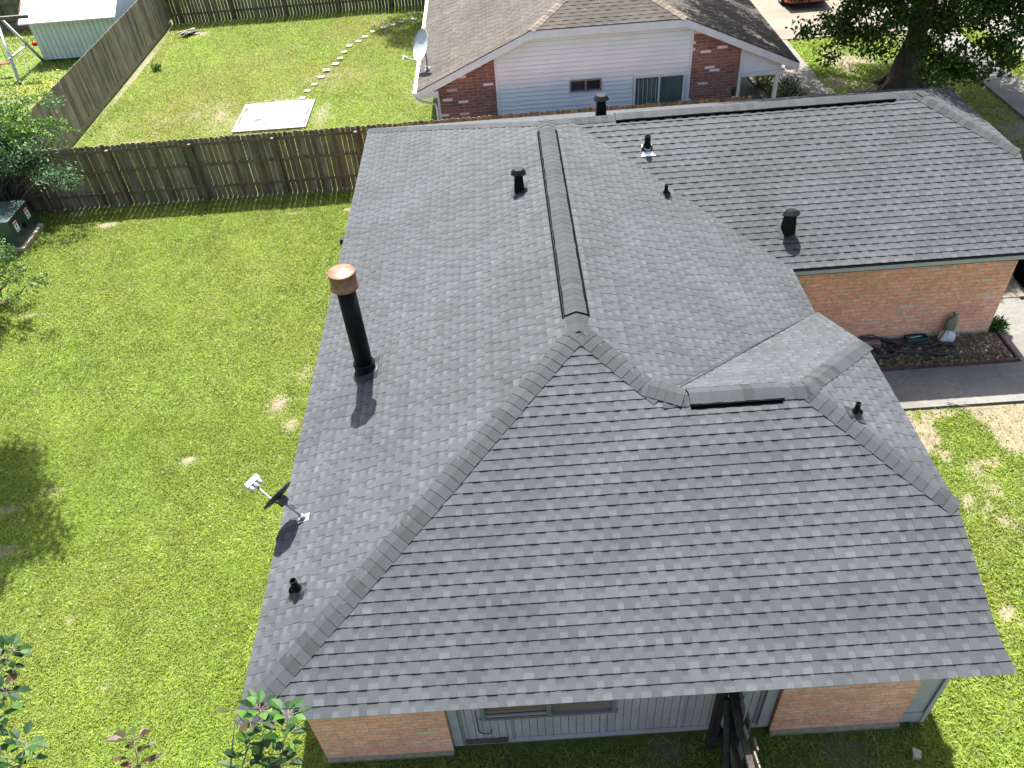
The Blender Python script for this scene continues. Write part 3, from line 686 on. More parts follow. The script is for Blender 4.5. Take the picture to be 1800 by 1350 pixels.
# lap siding, real boards
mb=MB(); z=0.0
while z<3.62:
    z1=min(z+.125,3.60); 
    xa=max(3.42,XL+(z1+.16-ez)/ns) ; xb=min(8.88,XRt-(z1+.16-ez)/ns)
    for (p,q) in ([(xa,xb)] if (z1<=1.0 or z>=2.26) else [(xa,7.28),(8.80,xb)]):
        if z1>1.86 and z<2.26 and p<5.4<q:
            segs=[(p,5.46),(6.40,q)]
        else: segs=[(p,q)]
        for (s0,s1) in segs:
            mb.face([(s0,WY-.018,z),(s1,WY-.018,z),(s1,WY,z1),(s0,WY,z1)],random.uniform(.985,1.01)); mb.face([(s0,WY-.006,z1-.012),(s1,WY-.006,z1-.012),(s1,WY-.003,z1),(s0,WY-.003,z1)],.45); mb.face([(s1,WY-.018,z),(s0,WY-.018,z),(s0,WY,z),(s1,WY,z)],.6)  # dark strip just below each lap: its shadow line painted into the colour
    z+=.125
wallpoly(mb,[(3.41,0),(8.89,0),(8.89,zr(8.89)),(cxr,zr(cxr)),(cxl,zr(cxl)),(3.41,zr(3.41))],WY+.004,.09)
# porch gable infill and recessed porch walls
z=2.05
while z<2.95:
    xb=min(11.5,XRt-(z+.285-ez)/ns); mb.face([(10.36,WY-.018,z),(xb,WY-.018,z),(xb,WY,z+.125),(10.36,WY,z+.125)],.95); z+=.125
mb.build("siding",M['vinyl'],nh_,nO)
M['beige']=mat("beige porch wall",(.50,.47,.38),.7,noise=[(2,.9,1.05,3)])
mb=MB(); mb.box(10.22,10.33,WY+.11,26,0,2.2); mb.box(10.34,10.36,19.3,20.2,.05,2.05,1.15); mb.box(10.34,10.37,20.6,21.7,.9,2.0,.8); mb.box(10.34,11.8,25.9,26,0,2.2)
mb.build("porch_wall",M['beige'],nh_,nO)
for bx_ in [(3.36,3.44,WY-.03,WY-.002,0,zr(3.4)),(8.84,8.92,WY-.03,WY-.002,0,zr(8.9)),(10.30,10.38,WY-.03,WY-.002,0,zr(10.4)),(1.66,1.72,WY-.02,WY+.05,0,2.2)]:
    mb=MB(); mb.box(*bx_); mb.build("corner_trim",M['white'],nh_,nO)
mb=MB(); mb.box(10.39,11.60,WY-.06,WY+.05,1.97,2.09); mb.build("porch_beam",M['white'],nh_,nO)
for x in (11.42,):
    for y in (WY-.03,22.2,26.0):
        mb=MB(); mb.box(x-.05,x+.05,y,y+.1,0,2.0); mb.build("porch_post",M['white'],nh_,nO)
mb=MB(); mb.box(10.3,12.2,WY,26,-.05,.08); mb.build("porch_floor",M['concrete_grey'],nh_,nO)
def nwin(x0,x1,z0,z1,frame,paneM,t=.05):
    f=MB(); y=WY-.04
    f.box(x0-t,x1+t,y,y+.06,z1,z1+t); f.box(x0-t,x1+t,y,y+.06,z0-t,z0); f.box(x0-t,x0,y,y+.06,z0,z1); f.box(x1,x1+t,y,y+.06,z0,z1); f.box((x0+x1)/2-.025,(x0+x1)/2+.025,y-.005,y+.05,z0,z1)
    w=f.build("window",M[frame],nh_,nO); p=MB(); p.box(x0,x1,y+.035,y+.045,z0,z1); p=p.build("pane",M[paneM],w); setloc(p,-nO[0],-nO[1]); return w
nwin(5.52,6.34,1.93,2.20,'alu','glass',.035); w=nwin(7.36,8.72,1.05,2.15,'white','greenglass',.06)
s_=MB()
for i in range(5): s_.box(7.45+i*.125,7.458+i*.125,WY-.012,WY-.006,1.2,2.1,1)
o=s_.build("blind_slit",M['sticker'],w); setloc(o,-nO[0],-nO[1])
# gutter and downspout
gt=MB(); y0=NY0+.0
gt.box(XL-.11,XL-.10,y0,NY1,ez-.13,ez-.03); gt.box(XL-.11,XL+.0,y0,NY1,ez-.14,ez-.128); gt.box(XL-.01,XL+.0,y0,NY1,ez-.13,ez-.03); gt.box(XL-.11,XL,y0-.01,y0,ez-.14,ez-.03)
yy=y0+.3
while yy<NY1: gt.box(XL-.10,XL-.01,yy,yy+.02,ez-.045,ez-.035); yy+=.42
gt.build("gutter",M['white'],nh_,nO)
gt=MB(); gt.tube([(XL-.05,y0+.08,ez-.13),(XL-.05,y0+.08,ez-.22),(XL+.1,y0+.12,ez-.34),(1.58,WY-.06,ez-.46),(1.62,WY-.05,ez-.6),(1.62,WY-.05,.1)],.035,8); gt.build("downspout",M['white'],nh_,nO)
# neighbour's dish
nlb=Vector((-ns,0,1)).normalized(); DB2=(1.40,19.35,on_plane(nlb,(XL,0,ez),1.40,19.35))
dish("satellite_dish","large pale satellite dish at the gutter of the brown shingle roof",DB2,nlb,(1.33,19.45,3.10),(-.80,-.42,.42),.86,'dishdark','dishlight',(.52,.95),1)

# ------------------------------------------------------------------ fences
def picket(mb,x,y,z0,z1,w,t,axis,ear=.035,jit=0,lean=0):
    """one dog-eared picket; axis 'x' : fence runs along x"""
    prof=[(-w/2,z0),(w/2,z0),(w/2,z1-ear),(w/2-ear,z1),(-w/2+ear,z1),(-w/2,z1-ear)]
    tn=random.uniform(.62,1.35); gy_=random.random()**2*.5; col=(tn*random.uniform(.97,1.05)*(1-gy_*.15),tn,tn*random.uniform(.9,1.05)*(1+gy_*.7))
    def pt(a,z,d):
        return (x+a,y+d+lean*z,z) if axis=='x' else (x+d+lean*z,y+a,z)
    F=[pt(a,z,0) for a,z in prof]; Bk=[pt(a,z,t) for a,z in prof]
    mb.face(F,col); mb.face(list(reversed(Bk)),col)
    for i in range(6): mb.face([F[(i+1)%6],F[i],Bk[i],Bk[(i+1)%6]],col)
def fence(name,label,axis,a0,a1,c,h,pick_off,rail_side,matp,matr,pitch=.148,w=.137,z0=-.03,posts=2.35,base=False,rails=(.30,1.0,1.62),lean=0,post_off=0):
    root=empty(name,((a0+a1)/2,c,0) if axis=='x' else (c,(a0+a1)/2,0),label=label,cat="fence"); O=tuple(root.location)
    mb=MB(); a=a0
    while a<a1:
        ww=w*random.uniform(.95,1.03)
        if axis=='x': picket(mb,a+random.uniform(-.004,.004),c+pick_off,z0,h+random.uniform(-.022,.018),ww,.016,'x')
        else: picket(mb,c+pick_off,a,z0,h+random.uniform(-.012,.012),ww,.016,'y',lean=lean)
        a+=pitch
    mb.build("pickets",M[matp],root,O)
    s=rail_side
    for zr_ in rails:
        mb=MB()
        d0,d1=sorted((pick_off+(.016 if s>0 else 0)+s*.002,pick_off+(.016 if s>0 else 0)+s*.042))
        if axis=='x': mb.box(a0,a1,c+d0,c+d1,zr_,zr_+.085)
        else: mb.box(c+d0,c+d1,a0,a1,zr_,zr_+.085)
        mb.build("rail",M[matr],root,O)
    p=a0+.4+post_off
    while p<a1:
        mb=MB(); d0,d1=sorted((pick_off+s*.046+(.016 if s>0 else 0),pick_off+s*.136+(.016 if s>0 else 0))); tn=random.uniform(.8,1.25)
        if axis=='x': mb.box(p,p+.09,c+d0,c+d1,0,h-.12,tn)
        else: mb.box(c+d0,c+d1,p,p+.09,0,h-.12,tn)
        mb.build("post",M[matr],root,O); p+=posts
    if base:
        mb=MB()
        if axis=='x': mb.box(a0,a1,c+pick_off-s*.03,c+pick_off-s*.005,0,.15)
        else: mb.box(c+pick_off+.017,c+pick_off+.042,a0,a1,0,.16)
        mb.build("kickboard",M[matp],root,O)
    return root
fence("wooden_fence","dark picket fence running across behind the near house with rails and posts showing",'x',-13.0,10.4,17.22,1.83,0,-1,'fence','rail',w=.140,post_off=.15)
fence("wooden_fence","grey green picket fence running away along the left of the neighbour's yard",'y',17.3,33.5,-11.1,1.83,0,-1,'fence_grey','rail',w=.1465,base=True)
fence("wooden_fence","far dark picket fence closing the back of the neighbour's yard",'x',-11.0,1.2,33.7,1.83,0,-1,'fence','rail',w=.134)
fence("wooden_fence","old fence behind the white shed at the upper left",'x',-24,-11.3,34.6,1.83,0,-1,'fence_grey','rail',w=.143)
# old gate end by the neighbour's wall
t=empty("gate_post",(9.9,17.4,0),label="old dark wooden gate post leaning beside the neighbour's brick wall",cat="gate post")
mb=MB(); Mx=Matrix.Translation((9.75,17.45,0))@Matrix.Rotation(.12,4,'Y'); mb.box(-.05,.05,-.05,.05,0,2.0,M=Mx); mb.build("post",M['oldwood'],t,(9.9,17.4,0))
mb=MB(); mb.tube([(9.78,17.45,1.98),(10.25,17.35,1.15)],.05,4); mb.build("brace",M['greywood'],t,(9.9,17.4,0))
# rotten fence under the front eave
t=empty("old_fence",(5.85,-2,0),label="black rotting wooden fence meeting the house under the front eave",cat="fence"); O=(5.85,-2,0)
mb=MB(); y=.42; k=0
while y>-6:
    k+=1; hh=1.78+random.uniform(-.04,.03)+ (.0 if y<.1 else .05)
    Mx=Matrix.Translation((5.93+random.uniform(-.015,.015),y,0))@Matrix.Rotation(random.uniform(-.02,.03),4,'Y')@Matrix.Rotation(random.uniform(-.1,.1),4,'Z')
    tn=random.uniform(.8,1.5); mb.box(-.01,.01,-.07,.068,.03,hh,tn,M=Mx); y-=.15
mb.build("pickets",M['greywood'],t,O)
for z in (.35,1.05,1.60):
    mb=MB(); mb.box(5.84,5.915,-6,.50,z,z+.09,1.0); mb.build("rail",M['oldwood'],t,O)
for y in (.36,-2.0,-4.4):
    mb=MB(); mb.box(5.73,5.835,y,y+.11,0,1.86); mb.build("post",M['oldwood'],t,O)
mb=MB(); mb.tube([(5.80,.30,1.62),(5.76,-.55,.25)],.05,4,col=1.2); mb.build("brace",M['oldwood'],t,O)

# ------------------------------------------------------------------ yard things
def local(mbx,name,m,root,O): return mbx.build(name,m,root,O)
# painted slab
mb=MB(); mb.box(-5.64,-3.14,21.52,23.76,-.1,.05)
t=mb.build("patio_slab",M['slab']); tag(t,"bright white painted slab of pavers lying in the neighbour's lawn","slab")
mb=MB(); r=random.Random(4)
for i in range(150):
    x=r.uniform(-5.55,-3.25); y=21.6+int(r.random()*9)*.24; w_=r.uniform(.05,.3); 
    mb.box(x,min(x+w_,-3.16),y,y+r.uniform(.006,.014),.0505,.0525,r.uniform(.7,1.6))
for (x,y,a,b) in [(-5.55,22.4,.06,.5),(-5.5,23.3,.08,.3),(-4.2,21.6,.5,.04),(-3.22,22.0,.05,.3),(-4.9,22.35,.16,.12),(-4.6,21.9,.10,.08),(-4.7,23.3,.5,.02),(-4.1,23.45,.35,.025),(-3.5,22.2,.02,.4),(-3.25,22.8,.05,.5)]:
    pts=[(x+math.cos(k*.7)*a*r.uniform(.6,1.1),y+math.sin(k*.7)*b*r.uniform(.6,1.1)) for k in range(9)]; mb.prism(pts,.0505,.0535,.9)
mb.build("worn_patches",M['slabstain'],t)
SC=[(-3.65,24.03),(-3.56,24.67),(-3.39,25.22),(-3.23,25.89),(-3.12,26.54),(-2.85,27.11),(-2.74,27.68),(-2.66,28.34),(-2.53,29.0),(-2.19,29.44),(-1.98,29.92),(-1.70,30.47),(-1.28,30.86),(-.93,31.13),(-.56,31.4),(-.04,31.64)]
nm_=["nearest the white slab","second from the white slab","third from the white slab","fourth from the white slab","fifth from the white slab","sixth from the white slab","seventh from the white slab","middle of the line, eighth from the slab","ninth from the white slab","tenth from the white slab","eleventh from the white slab","twelfth from the white slab","thirteenth, at the edge of the shade","fourteenth, in the shade by the far fence","last but one before the gutter","last before the brown roof's gutter"]
for i,(x,y) in enumerate(SC):
    mb=MB(); a=r.uniform(-.25,.25); s=r.uniform(.12,.145); P=[(x+math.cos(a+q)*s*1.25,y+math.sin(a+q)*s*1.25) for q in (math.pi/4,3*math.pi/4,5*math.pi/4,7*math.pi/4)]
    mb.prism(P,-.06,.028+(i==5)*.0,random.uniform(.9,1.1)); o=mb.build("stepping_stone",M['stone']); tag(o,"pale square stepping stone "+nm_[i],"stepping stone","stepping stones across the neighbour's lawn")
# wood scraps
t=empty("wood_pile",(-9.75,31.9,0),label="small pile of grey wood scraps on bare earth near the far fence",cat="wood scraps")
mb=MB()
for i in range(8):
    Mx=Matrix.Translation((-9.85+r.uniform(-.25,.25),31.9+r.uniform(-.3,.3),.05+i*.015))@Matrix.Rotation(r.uniform(-.6,.6)+.9,4,'Z'); mb.box(-.32,.32,-.05,.05,0,.03,r.uniform(.5,2.6),M=Mx)
mb.build("boards",M['greywood'],t,(-9.75,31.9,0))

# --- leaves helper
def leaf_quads(P,N_,size,asp,cols,seed,droop=0.0):
    """P (n,3) centres; returns folded diamond-ish leaves: two quads -> 1 quad each here"""
    r_=np.random.default_rng(seed); n=len(P); d=r_.normal(size=(n,3)); d[:,2]-=droop; d/=np.linalg.norm(d,axis=1)[:,None]
    s=np.cross(d,r_.normal(size=(n,3))); s/=np.linalg.norm(s,axis=1)[:,None]
    L=(size*r_.uniform(.6,1.3,n))[:,None]; W=L*asp
    V=np.stack([P,P+d*L*.5+s*W*.5,P+d*L,P+d*L*.5-s*W*.5],1).reshape(-1,3)
    return V
def clump_leaves(centres,radii,per,size,asp,c1,c2,seed,flat=.7,droop=.2):
    r_=np.random.default_rng(seed); Ps=[];Cs=[]
    for c,ra in zip(centres,radii):
        n=max(3,int(per*(ra/.5)**2)); q=r_.normal(size=(n,3)); q/=np.linalg.norm(q,axis=1)[:,None]; q*=(r_.random(n)**.45)[:,None]*ra*r_.uniform(.7,1.15,(n,1)); q[:,2]*=flat
        Ps.append(q+np.array(c)); t=r_.random((n,1))*.8+r_.random()*.3; k=np.array(c1)*(1-t)+np.array(c2)*t
        Cs.append(k*r_.uniform(.75,1.2,(n,1)))
    P=np.concatenate(Ps); Cc=np.concatenate(Cs); return leaf_quads(P,None,size,asp,None,seed+1,droop),Cc
def limb(mb,a,b,r0_,r1_,seed,n=6,wob=.08):
    rr=random.Random(seed); a=Vector(a); b=Vector(b); Lg=(b-a).length; pts=[]; rad=[]
    for i in range(n+1):
        t=i/n; p=a.lerp(b,t)+Vector((rr.uniform(-1,1),rr.uniform(-1,1),rr.uniform(-.5,.5)+math.sin(t*math.pi)*1.0))*wob*Lg*.5*(0<i<n)
        pts.append(p); rad.append(r0_+(r1_-r0_)*t)
    mb.tube(pts,rad,8); return pts

# --- the big oak, upper right
t=empty("oak_tree",(16.6,21.1,0),label="big spreading oak tree shading the front yards at the upper right",cat="tree"); TO=(16.6,21.1,0)
mb=MB(); mb.tube([(16.55,21.0,-.1),(16.6,21.1,.15),(16.7,21.3,.8),(16.95,21.7,2.2),(17.1,21.9,3.3),(17.0,21.6,4.6)],[.78,.55,.44,.40,.37,.30],14)
for k in range(6):
    a=k*1.05+.3; mb.tube([(16.6+math.cos(a)*.3,21.1+math.sin(a)*.3,.35),(16.6+math.cos(a)*.75,21.1+math.sin(a)*.75,.02),(16.6+math.cos(a)*1.1,21.1+math.sin(a)*1.1,-.1)],[.2,.12,.05],7)
mb.build("trunk",M['bark'],t,TO)
OC=(16.2,20.6,7.6); OR=(7.6,6.8,3.2)
cent=[];rad=[]; rr_=np.random.default_rng(11)
while len(cent)<900:
    q=rr_.normal(size=3); q/=np.linalg.norm(q); q*=rr_.uniform(.45,1.0)
    p=np.array(OC)+q*np.array(OR)
    lump=vnoise(p[0],p[1]+p[2],1.7,70)
    if lump<.28: continue
    if p[2]<4.2 and rr_.random()<.2: continue
    cent.append(p); rad.append(rr_.uniform(.4,.8))
for (x0,x1,y0,y1,z0,z1,n) in [(9.6,13.6,20.5,27,6.6,8.6,75),(8.8,12.4,15.3,18.5,6.8,8.4,45),(12.4,16.5,14.3,18.5,6.8,8.4,65)]:
    for k in range(n): cent.append(np.array((rr_.uniform(x0,x1),rr_.uniform(y0,y1),rr_.uniform(z0,z1)))); rad.append(rr_.uniform(.4,.65))
# drooping skirts of foliage
sk=[]
for (x,y,z,n,s) in [(12.47, 18.0, 3.29, 5, 0.55), (12.8, 17.5, 3.14, 5, 0.55), (13.32, 17.2, 3.05, 5, 0.55), (13.8, 17.2, 3.24, 5, 0.55), (13.15, 18, 3.68, 5, 0.55), (14.05, 18, 3.76, 5, 0.55), (14.72, 18, 3.57, 5, 0.55), (15.12, 17, 2.84, 5, 0.55), (15.29, 16.5, 2.56, 5, 0.55), (15.62, 16.2, 2.5, 5, 0.55), (16.11, 16.5, 2.8, 5, 0.55), (16.38, 16.2, 2.89, 5, 0.55), (16.73, 16.2, 3.15, 5, 0.55), (17.06, 16.5, 3.45, 5, 0.55), (15.32, 17.5, 3.39, 5, 0.55), (16.1, 17.5, 3.33, 5, 0.55), (16.77, 17.5, 3.57, 5, 0.55), (11.58, 19.8, 4.77, 4, 0.9), (12.47, 18.8, 4.27, 4, 0.9), (13.32, 18.0, 4.03, 4, 0.9), (13.15, 18.8, 4.66, 4, 0.9), (14.72, 18.8, 4.55, 4, 0.9), (15.29, 17.3, 3.54, 4, 0.9), (16.11, 17.3, 3.7800000000000002, 4, 0.9), (16.73, 17.0, 4.13, 4, 0.9), (15.32, 18.3, 4.37, 4, 0.9), (16.77, 18.3, 4.55, 4, 0.9), (14.2, 18.6, 4.1, 7, 0.8), (15.4, 18.9, 4.0, 8, 0.9), (16.8, 18.8, 4.0, 8, 0.9), (18.0, 19.0, 3.9, 8, 0.9), (17.6, 17.6, 3.6, 7, 0.7), (19.6, 21.5, 3.0, 8, 1.0), (18.6, 20.6, 3.2, 7, 0.8), (16.2, 23.6, 3.6, 8, 1.0), (18.2, 24.0, 2.8, 8, 1.2), (20.5, 23.0, 2.6, 7, 1.2)]:
    for k in range(n):
        q=rr_.normal(size=3)*s*.5; q[2]*=.6; cent.append(np.array((x,y,z))+q); rad.append(rr_.uniform(.34,.55))
mb=MB(); 
for k in range(16):
    a=k*.8; e=(OC[0]+math.cos(a)*OR[0]*.75,OC[1]+math.sin(a)*OR[1]*.75,5.0+1.6*((k*7)%5)/4); s=(17.05,21.8,3.0+.5*(k%4)); limb(mb,s,e,.17,.04,k,wob=.12)
for k in range(0,len(cent),11):
    c_=cent[k]; a=Vector((16.9,21.4,5.2)).lerp(Vector(c_),.55); limb(mb,a,c_,.035,.01,k,4,.1)
mb.build("limbs",M['bark'],t,TO)
V_,C_=clump_leaves(cent,rad,175,.125,.55,(.022,.048,.006),(.060,.115,.013),12,droop=.35)
np_mesh("crown",V_,4,C_,M['leaf'],t,TO)

def bush(name,label,cat,base,clumps,per,size,c1,c2,seed,stems=5,asp=.5,group=None,leafm='leaf',droop=.2):
    t=empty(name,base,label=label,cat=cat,group=group); mb=MB(); rr=random.Random(seed)
    for k,(c_,ra) in enumerate(clumps[:max(stems,len(clumps))]):
        limb(mb,(base[0]+rr.uniform(-.15,.15),base[1]+rr.uniform(-.15,.15),-.05),c_,.03 if base[2]==0 else .02,.008,seed+k,5,.10)
    mb.build("stems",M['twig'],t,base)
    V_,C_=clump_leaves([c for c,_ in clumps],[r_ for _,r_ in clumps],per,size,asp,c1,c2,seed,droop=droop); np_mesh("crown",V_,4,C_,M[leafm],t,base); return t
# tall bush over the fence corner, upper left: dark bluish mass plus bright arching shoots
rr=random.Random(5)
cl=[((-11.2+rr.gauss(0,.8)+.45,17.0+rr.gauss(0,.9),1.9+rr.gauss(0,.65)),rr.uniform(.35,.6)) for k in range(80)]
cl=[(c,r_) for c,r_ in cl if c[2]>.3]
t=bush("shrub","dark blue green shrub massed over the fence corner at the left edge","shrub",(-11.3,16.9,0),cl,230,.085,(.022,.058,.020),(.075,.135,.060),55)
# arching bright branch sprays
t=empty("crape_myrtle",(-10.9,18.4,0),label="bright green shrub with long arching sprays above the fence corner",cat="shrub"); O=(-10.9,18.4,0); mb=MB(); P=[];Cc=[]
r_=np.random.default_rng(8)
for k in range(46):
    a=r_.uniform(-.9,1.9) if k<38 else r_.uniform(0,6.28); Lg=r_.uniform(1.0,2.1); e=r_.uniform(.1,.9); s=Vector((-10.9+r_.uniform(-.5,.3),17.9+r_.uniform(-.6,.8),1.6+r_.uniform(0,.9))); pts=[]
    for i in range(9):
        q=i/8; pts.append(s+Vector((math.cos(a)*Lg*q,math.sin(a)*Lg*q*.8,e*q*1.3-.9*q*q*Lg*.45)))
    mb.tube([Vector(O)+Vector((0,0,.1)),Vector(O).lerp(s,.5)+Vector((0,0,.1)),s],.016,5); mb.tube(pts,[.010-.0008*i for i in range(9)],5)
    for i in range(120):
        q=r_.uniform(.08,1); j=min(7,int(q*8)); p=pts[j].lerp(pts[j+1],q*8-j); P.append(np.array(p)+r_.normal(size=3)*.022); Cc.append(np.array((.055,.125,.012))*r_.uniform(.6,1.9))
mb.build("stems",M['twig'],t,O); np_mesh("crown",leaf_quads(np.array(P),None,.085,.5,None,9,.1),4,np.array(Cc),M['leaf'],t,O)
# shrub at the left frame edge
cl=[((-9.25+rr.gauss(0,.45),11.95+rr.gauss(0,.75),1.15+rr.gauss(0,.45)),rr.uniform(.2,.34)) for k in range(40)]; cl=[(c,r_) for c,r_ in cl if c[2]>.25]
bush("shrub","loose light green shrub at the left edge below the green cabinet","shrub",(-9.7,12.0,0),cl,300,.085,(.03,.07,.015),(.085,.15,.04),66)
# tall tree whose crown stands just off the left edge (its shadow falls on the lawn)
cent=[];rad=[]; r_=np.random.default_rng(21)
while len(cent)<100:
    q=r_.normal(size=3); q/=np.linalg.norm(q); q*=r_.uniform(.2,1); cent.append(np.array((-7.65,8.95,7.2))+q*np.array((2.6,2.7,1.1))); rad.append(r_.uniform(.5,.75))
t=empty("pear_tree",(-9.8,9.3,0),label="tall leafy tree just outside the left edge casting shade on the lawn",cat="tree"); O=(-9.8,9.3,0); mb=MB(); mb.tube([(-9.8,9.3,-.1),(-9.7,9.3,3),(-9.2,9.1,7)],[.2,.15,.06],10); mb.build("trunk",M['bark'],t,O)
mb=MB()
for k in range(0,60,3): limb(mb,(-9.6,9.25,4.5),cent[k],.05,.012,k,5,.08)
mb.build("limbs",M['bark'],t,O); V_,C_=clump_leaves(cent,rad,290,.12,.6,(.04,.09,.015),(.1,.19,.03),23); np_mesh("crown",V_,4,C_,M['leaf'],t,O)
# tree beyond the far fence whose shade reaches the lawn by the gutter
cent=[];rad=[]; r_=np.random.default_rng(41)
while len(cent)<80:
    q=r_.normal(size=3); q/=np.linalg.norm(q); q*=r_.uniform(.2,1); cent.append(np.array((.4,34.0,6.4))+q*np.array((2.3,2.6,1.5))); rad.append(r_.uniform(.45,.7))
t=empty("shade_tree",(1.2,35.3,0),label="tree beyond the far fence, above the top edge, shading the lawn by the gutter",cat="tree"); O=(1.2,35.3,0); mb=MB(); mb.tube([(1.2,35.3,-.1),(1.1,35.2,2.5),(.6,34.4,6)],[.2,.15,.06],10); mb.build("trunk",M['bark'],t,O)
mb=MB()
for k in range(0,80,5): limb(mb,(.95,34.9,3.8),cent[k],.05,.012,k,5,.08)
mb.build("limbs",M['bark'],t,O); V_,C_=clump_leaves(cent,rad,120,.12,.6,(.03,.07,.012),(.07,.13,.02),43); np_mesh("crown",V_,4,C_,M['leaf'],t,O)
# shrubs by neighbour's porch
for i,(x,y,s,lb) in enumerate([(12.35,18.9,.42,"dark shrub beside the neighbour's white porch post"),(12.5,20.3,.5,"dark shrub behind the porch post by the path"),(12.25,21.8,.45,"farthest dark shrub along the neighbour's porch")]):
    cl=[((x+rr.gauss(0,s*.6),y+rr.gauss(0,s),.45+rr.gauss(0,.18)),rr.uniform(.22,.36)) for k in range(12)]
    bush("shrub",lb,"shrub",(x,y,0),cl,520,.07,(.025,.05,.012),(.07,.10,.03),80+i,group="shrubs along the neighbour's porch")
# weed clump and other small plants
for (x,y,h_,nb_l,lb) in [(-10.1,28.0,.28,60,"leafy weed clump in the neighbour's lawn near the left fence"),(13.72,8.75,.30,80,"weeds at the corner of the garage wall")]:
    r_=np.random.default_rng(int(abs(x*10))); n=nb_l*4; P=np.stack([x+r_.uniform(-.14,.14,n),y+r_.uniform(-.14,.14,n),r_.uniform(0,h_*.6,n)],-1)
    o=np_mesh("weed",leaf_quads(P,None,.14,.22,None,3,-.9),4,np.tile(np.array([[.05,.11,.015]]),(n,1))*r_.uniform(.5,1.5,(n,1)),M['leaf']); tag(o,lb,"weed")
r_=np.random.default_rng(90); n=700; x=r_.normal(-14.0,1.1,n); y=r_.normal(27.0,.7,n)
P=np.stack([x,y,r_.uniform(.06,.14,n)],-1); o=np_mesh("yellow_flowers",leaf_quads(P,None,.07,.8,None,4,0),4,np.tile(np.array([[1,1,1.]]),(n,1)),M['petal']); tag(o,"yellow wild flowers in the grass by the swing set","flowers",kind="stuff")

# --- pear trees below the drone: trunks outside the frame, tip shoots rising into it
LEAFG=[(.008,.026,.006),(.016,.046,.008),(.042,.095,.014)]
def big_leaf(P,d,up,L,W,col,V,Cc):
    d=d.normalized(); s=d.cross(up); s=s.normalized() if s.length>.01 else Vector((1,0,0)); n=s.cross(d).normalized()
    prof=[(0,0),(.2,.33),(.5,.5),(.8,.30),(1.0,0)]
    for sg_ in (1,-1):
        mid=[P+d*(L*t)-n*(.16*L*t*t) for t,_ in prof]; ed=[P+d*(L*t)+s*(sg_*W*w)+n*(W*w*.45-.16*L*t*t) for t,w in prof]
        for i in range(4):
            q=[mid[i],mid[i+1],ed[i+1],ed[i]]
            V+= [tuple(x) for x in (q if sg_>0 else reversed(q))]; Cc.append(tuple(c*(1.0 if sg_>0 else .93) for c in col))
def shoot(mb,V,Cc,pts,seed,n=26,L=.078,brown=False,spread=.02,bare=0.0):
    rr=random.Random(seed); pts=[Vector(p) for p in pts]; m=len(pts)-1
    mb.tube(pts,[.008*(1-.8*i/m) for i in range(m+1)],6)
    for i in range(n):
        q=min(.999,.15+1.0*i/n); k=min(m-1,int(q*m)); p=pts[k].lerp(pts[k+1],q*m-k); ax=(pts[k+1]-pts[k]).normalized(); a=i*2.4
        b1=ax.cross(Vector((.3,.2,1))).normalized(); b2=ax.cross(b1)
        o=(b1*math.cos(a)+b2*math.sin(a)); pet=.03+.03*rr.random(); e=p+(o*.8+ax*.35)*pet
        mb.tube([p,e],.002,4)
        col=LEAFG[rr.randrange(3)] if not brown else [(.030,.024,.006),(.034,.018,.006),(.030,.042,.008)][rr.randrange(3)]
        if not brown and rr.random()<.02: col=(.06,.035,.012)
        kk=rr.uniform(.75,1.25); big_leaf(e,o*.8+ax*.5+Vector((0,0,-.25)),ax+Vector((0,0,.6)),L*rr.uniform(.7,1.2),L*rr.uniform(.5,.66),tuple(c*kk for c in col),V,Cc)
def pear(label,base,crown_c,tips,seed):
    t=empty("pear_tree",base,label=label,cat="tree",group=None); mb=MB(); V=[];Cc=[]; rr=random.Random(seed)
    b=Vector(base); c=Vector(crown_c); tr=MB(); tr.tube([b-Vector((0,0,.1)),b.lerp(c,.4),b.lerp(c,.75),c],[.14,.11,.08,.04],10); tr.build("trunk",M['bark'],t,base)
    for k in range(26):
        e=c+Vector((rr.gauss(0,.55),rr.gauss(0,.35)-.35,rr.uniform(-1.6,.0))); s=b.lerp(c,rr.uniform(.5,.95)); m_=s.lerp(e,.5)+Vector((0,0,-.1)); shoot(mb,V,Cc,[s,m_,e],seed*50+k,16)
    for k,(pts,n,br) in enumerate(tips): shoot(mb,V,Cc,[c.lerp(Vector(pts[0]),.2)]+pts,seed*90+k,n,brown=br)
    mb.build("limbs",M['twig'],t,base); np_mesh("crown",np.array(V),4,np.array(Cc),M['pearleaf'],t,base); return t
TIPS={}
pear("pear tree whose green shoot rises in front of the near left roof corner",(2.1,-3.5,0),(2.1,-3.15,6.6),[([(2.0,-2.75,7.0),(2.05,-2.55,7.3),(2.19,-2.40,7.58)],60,False),([(2.15,-2.8,7.0),(2.26,-2.6,7.35),(2.34,-2.45,7.6)],46,False),([(2.1,-2.75,6.9),(2.12,-2.6,7.2),(2.2,-2.52,7.35)],34,False),([(1.95,-2.7,7.1),(2.02,-2.5,7.4),(2.08,-2.40,7.6)],5,True)],1)
pear("pear tree with a brown leaved tip at the bottom edge left of the house",(1.2,-3.5,0),(1.3,-3.2,6.6),[([(1.5,-2.8,7.0),(1.58,-2.6,7.35),(1.56,-2.47,7.5)],36,True),([(.85,-2.8,7.0),(.92,-2.6,7.3),(1.02,-2.46,7.5)],40,False),([(.75,-2.8,7.0),(.85,-2.62,7.3),(.93,-2.50,7.45)],30,False)],2)
pear("pear tree with leafy tips poking in at the lower left edge",(0,-3.1,0),(.1,-2.7,6.6),[([(.4,-2.3,7.1),(.62,-2.1,7.4),(.77,-1.97,7.55)],34,False),([(.35,-2.2,7.1),(.55,-2.05,7.35),(.70,-1.93,7.48)],24,False),([(.5,-2.35,7.0),(.68,-2.25,7.35),(.80,-2.18,7.5)],34,False)],3)

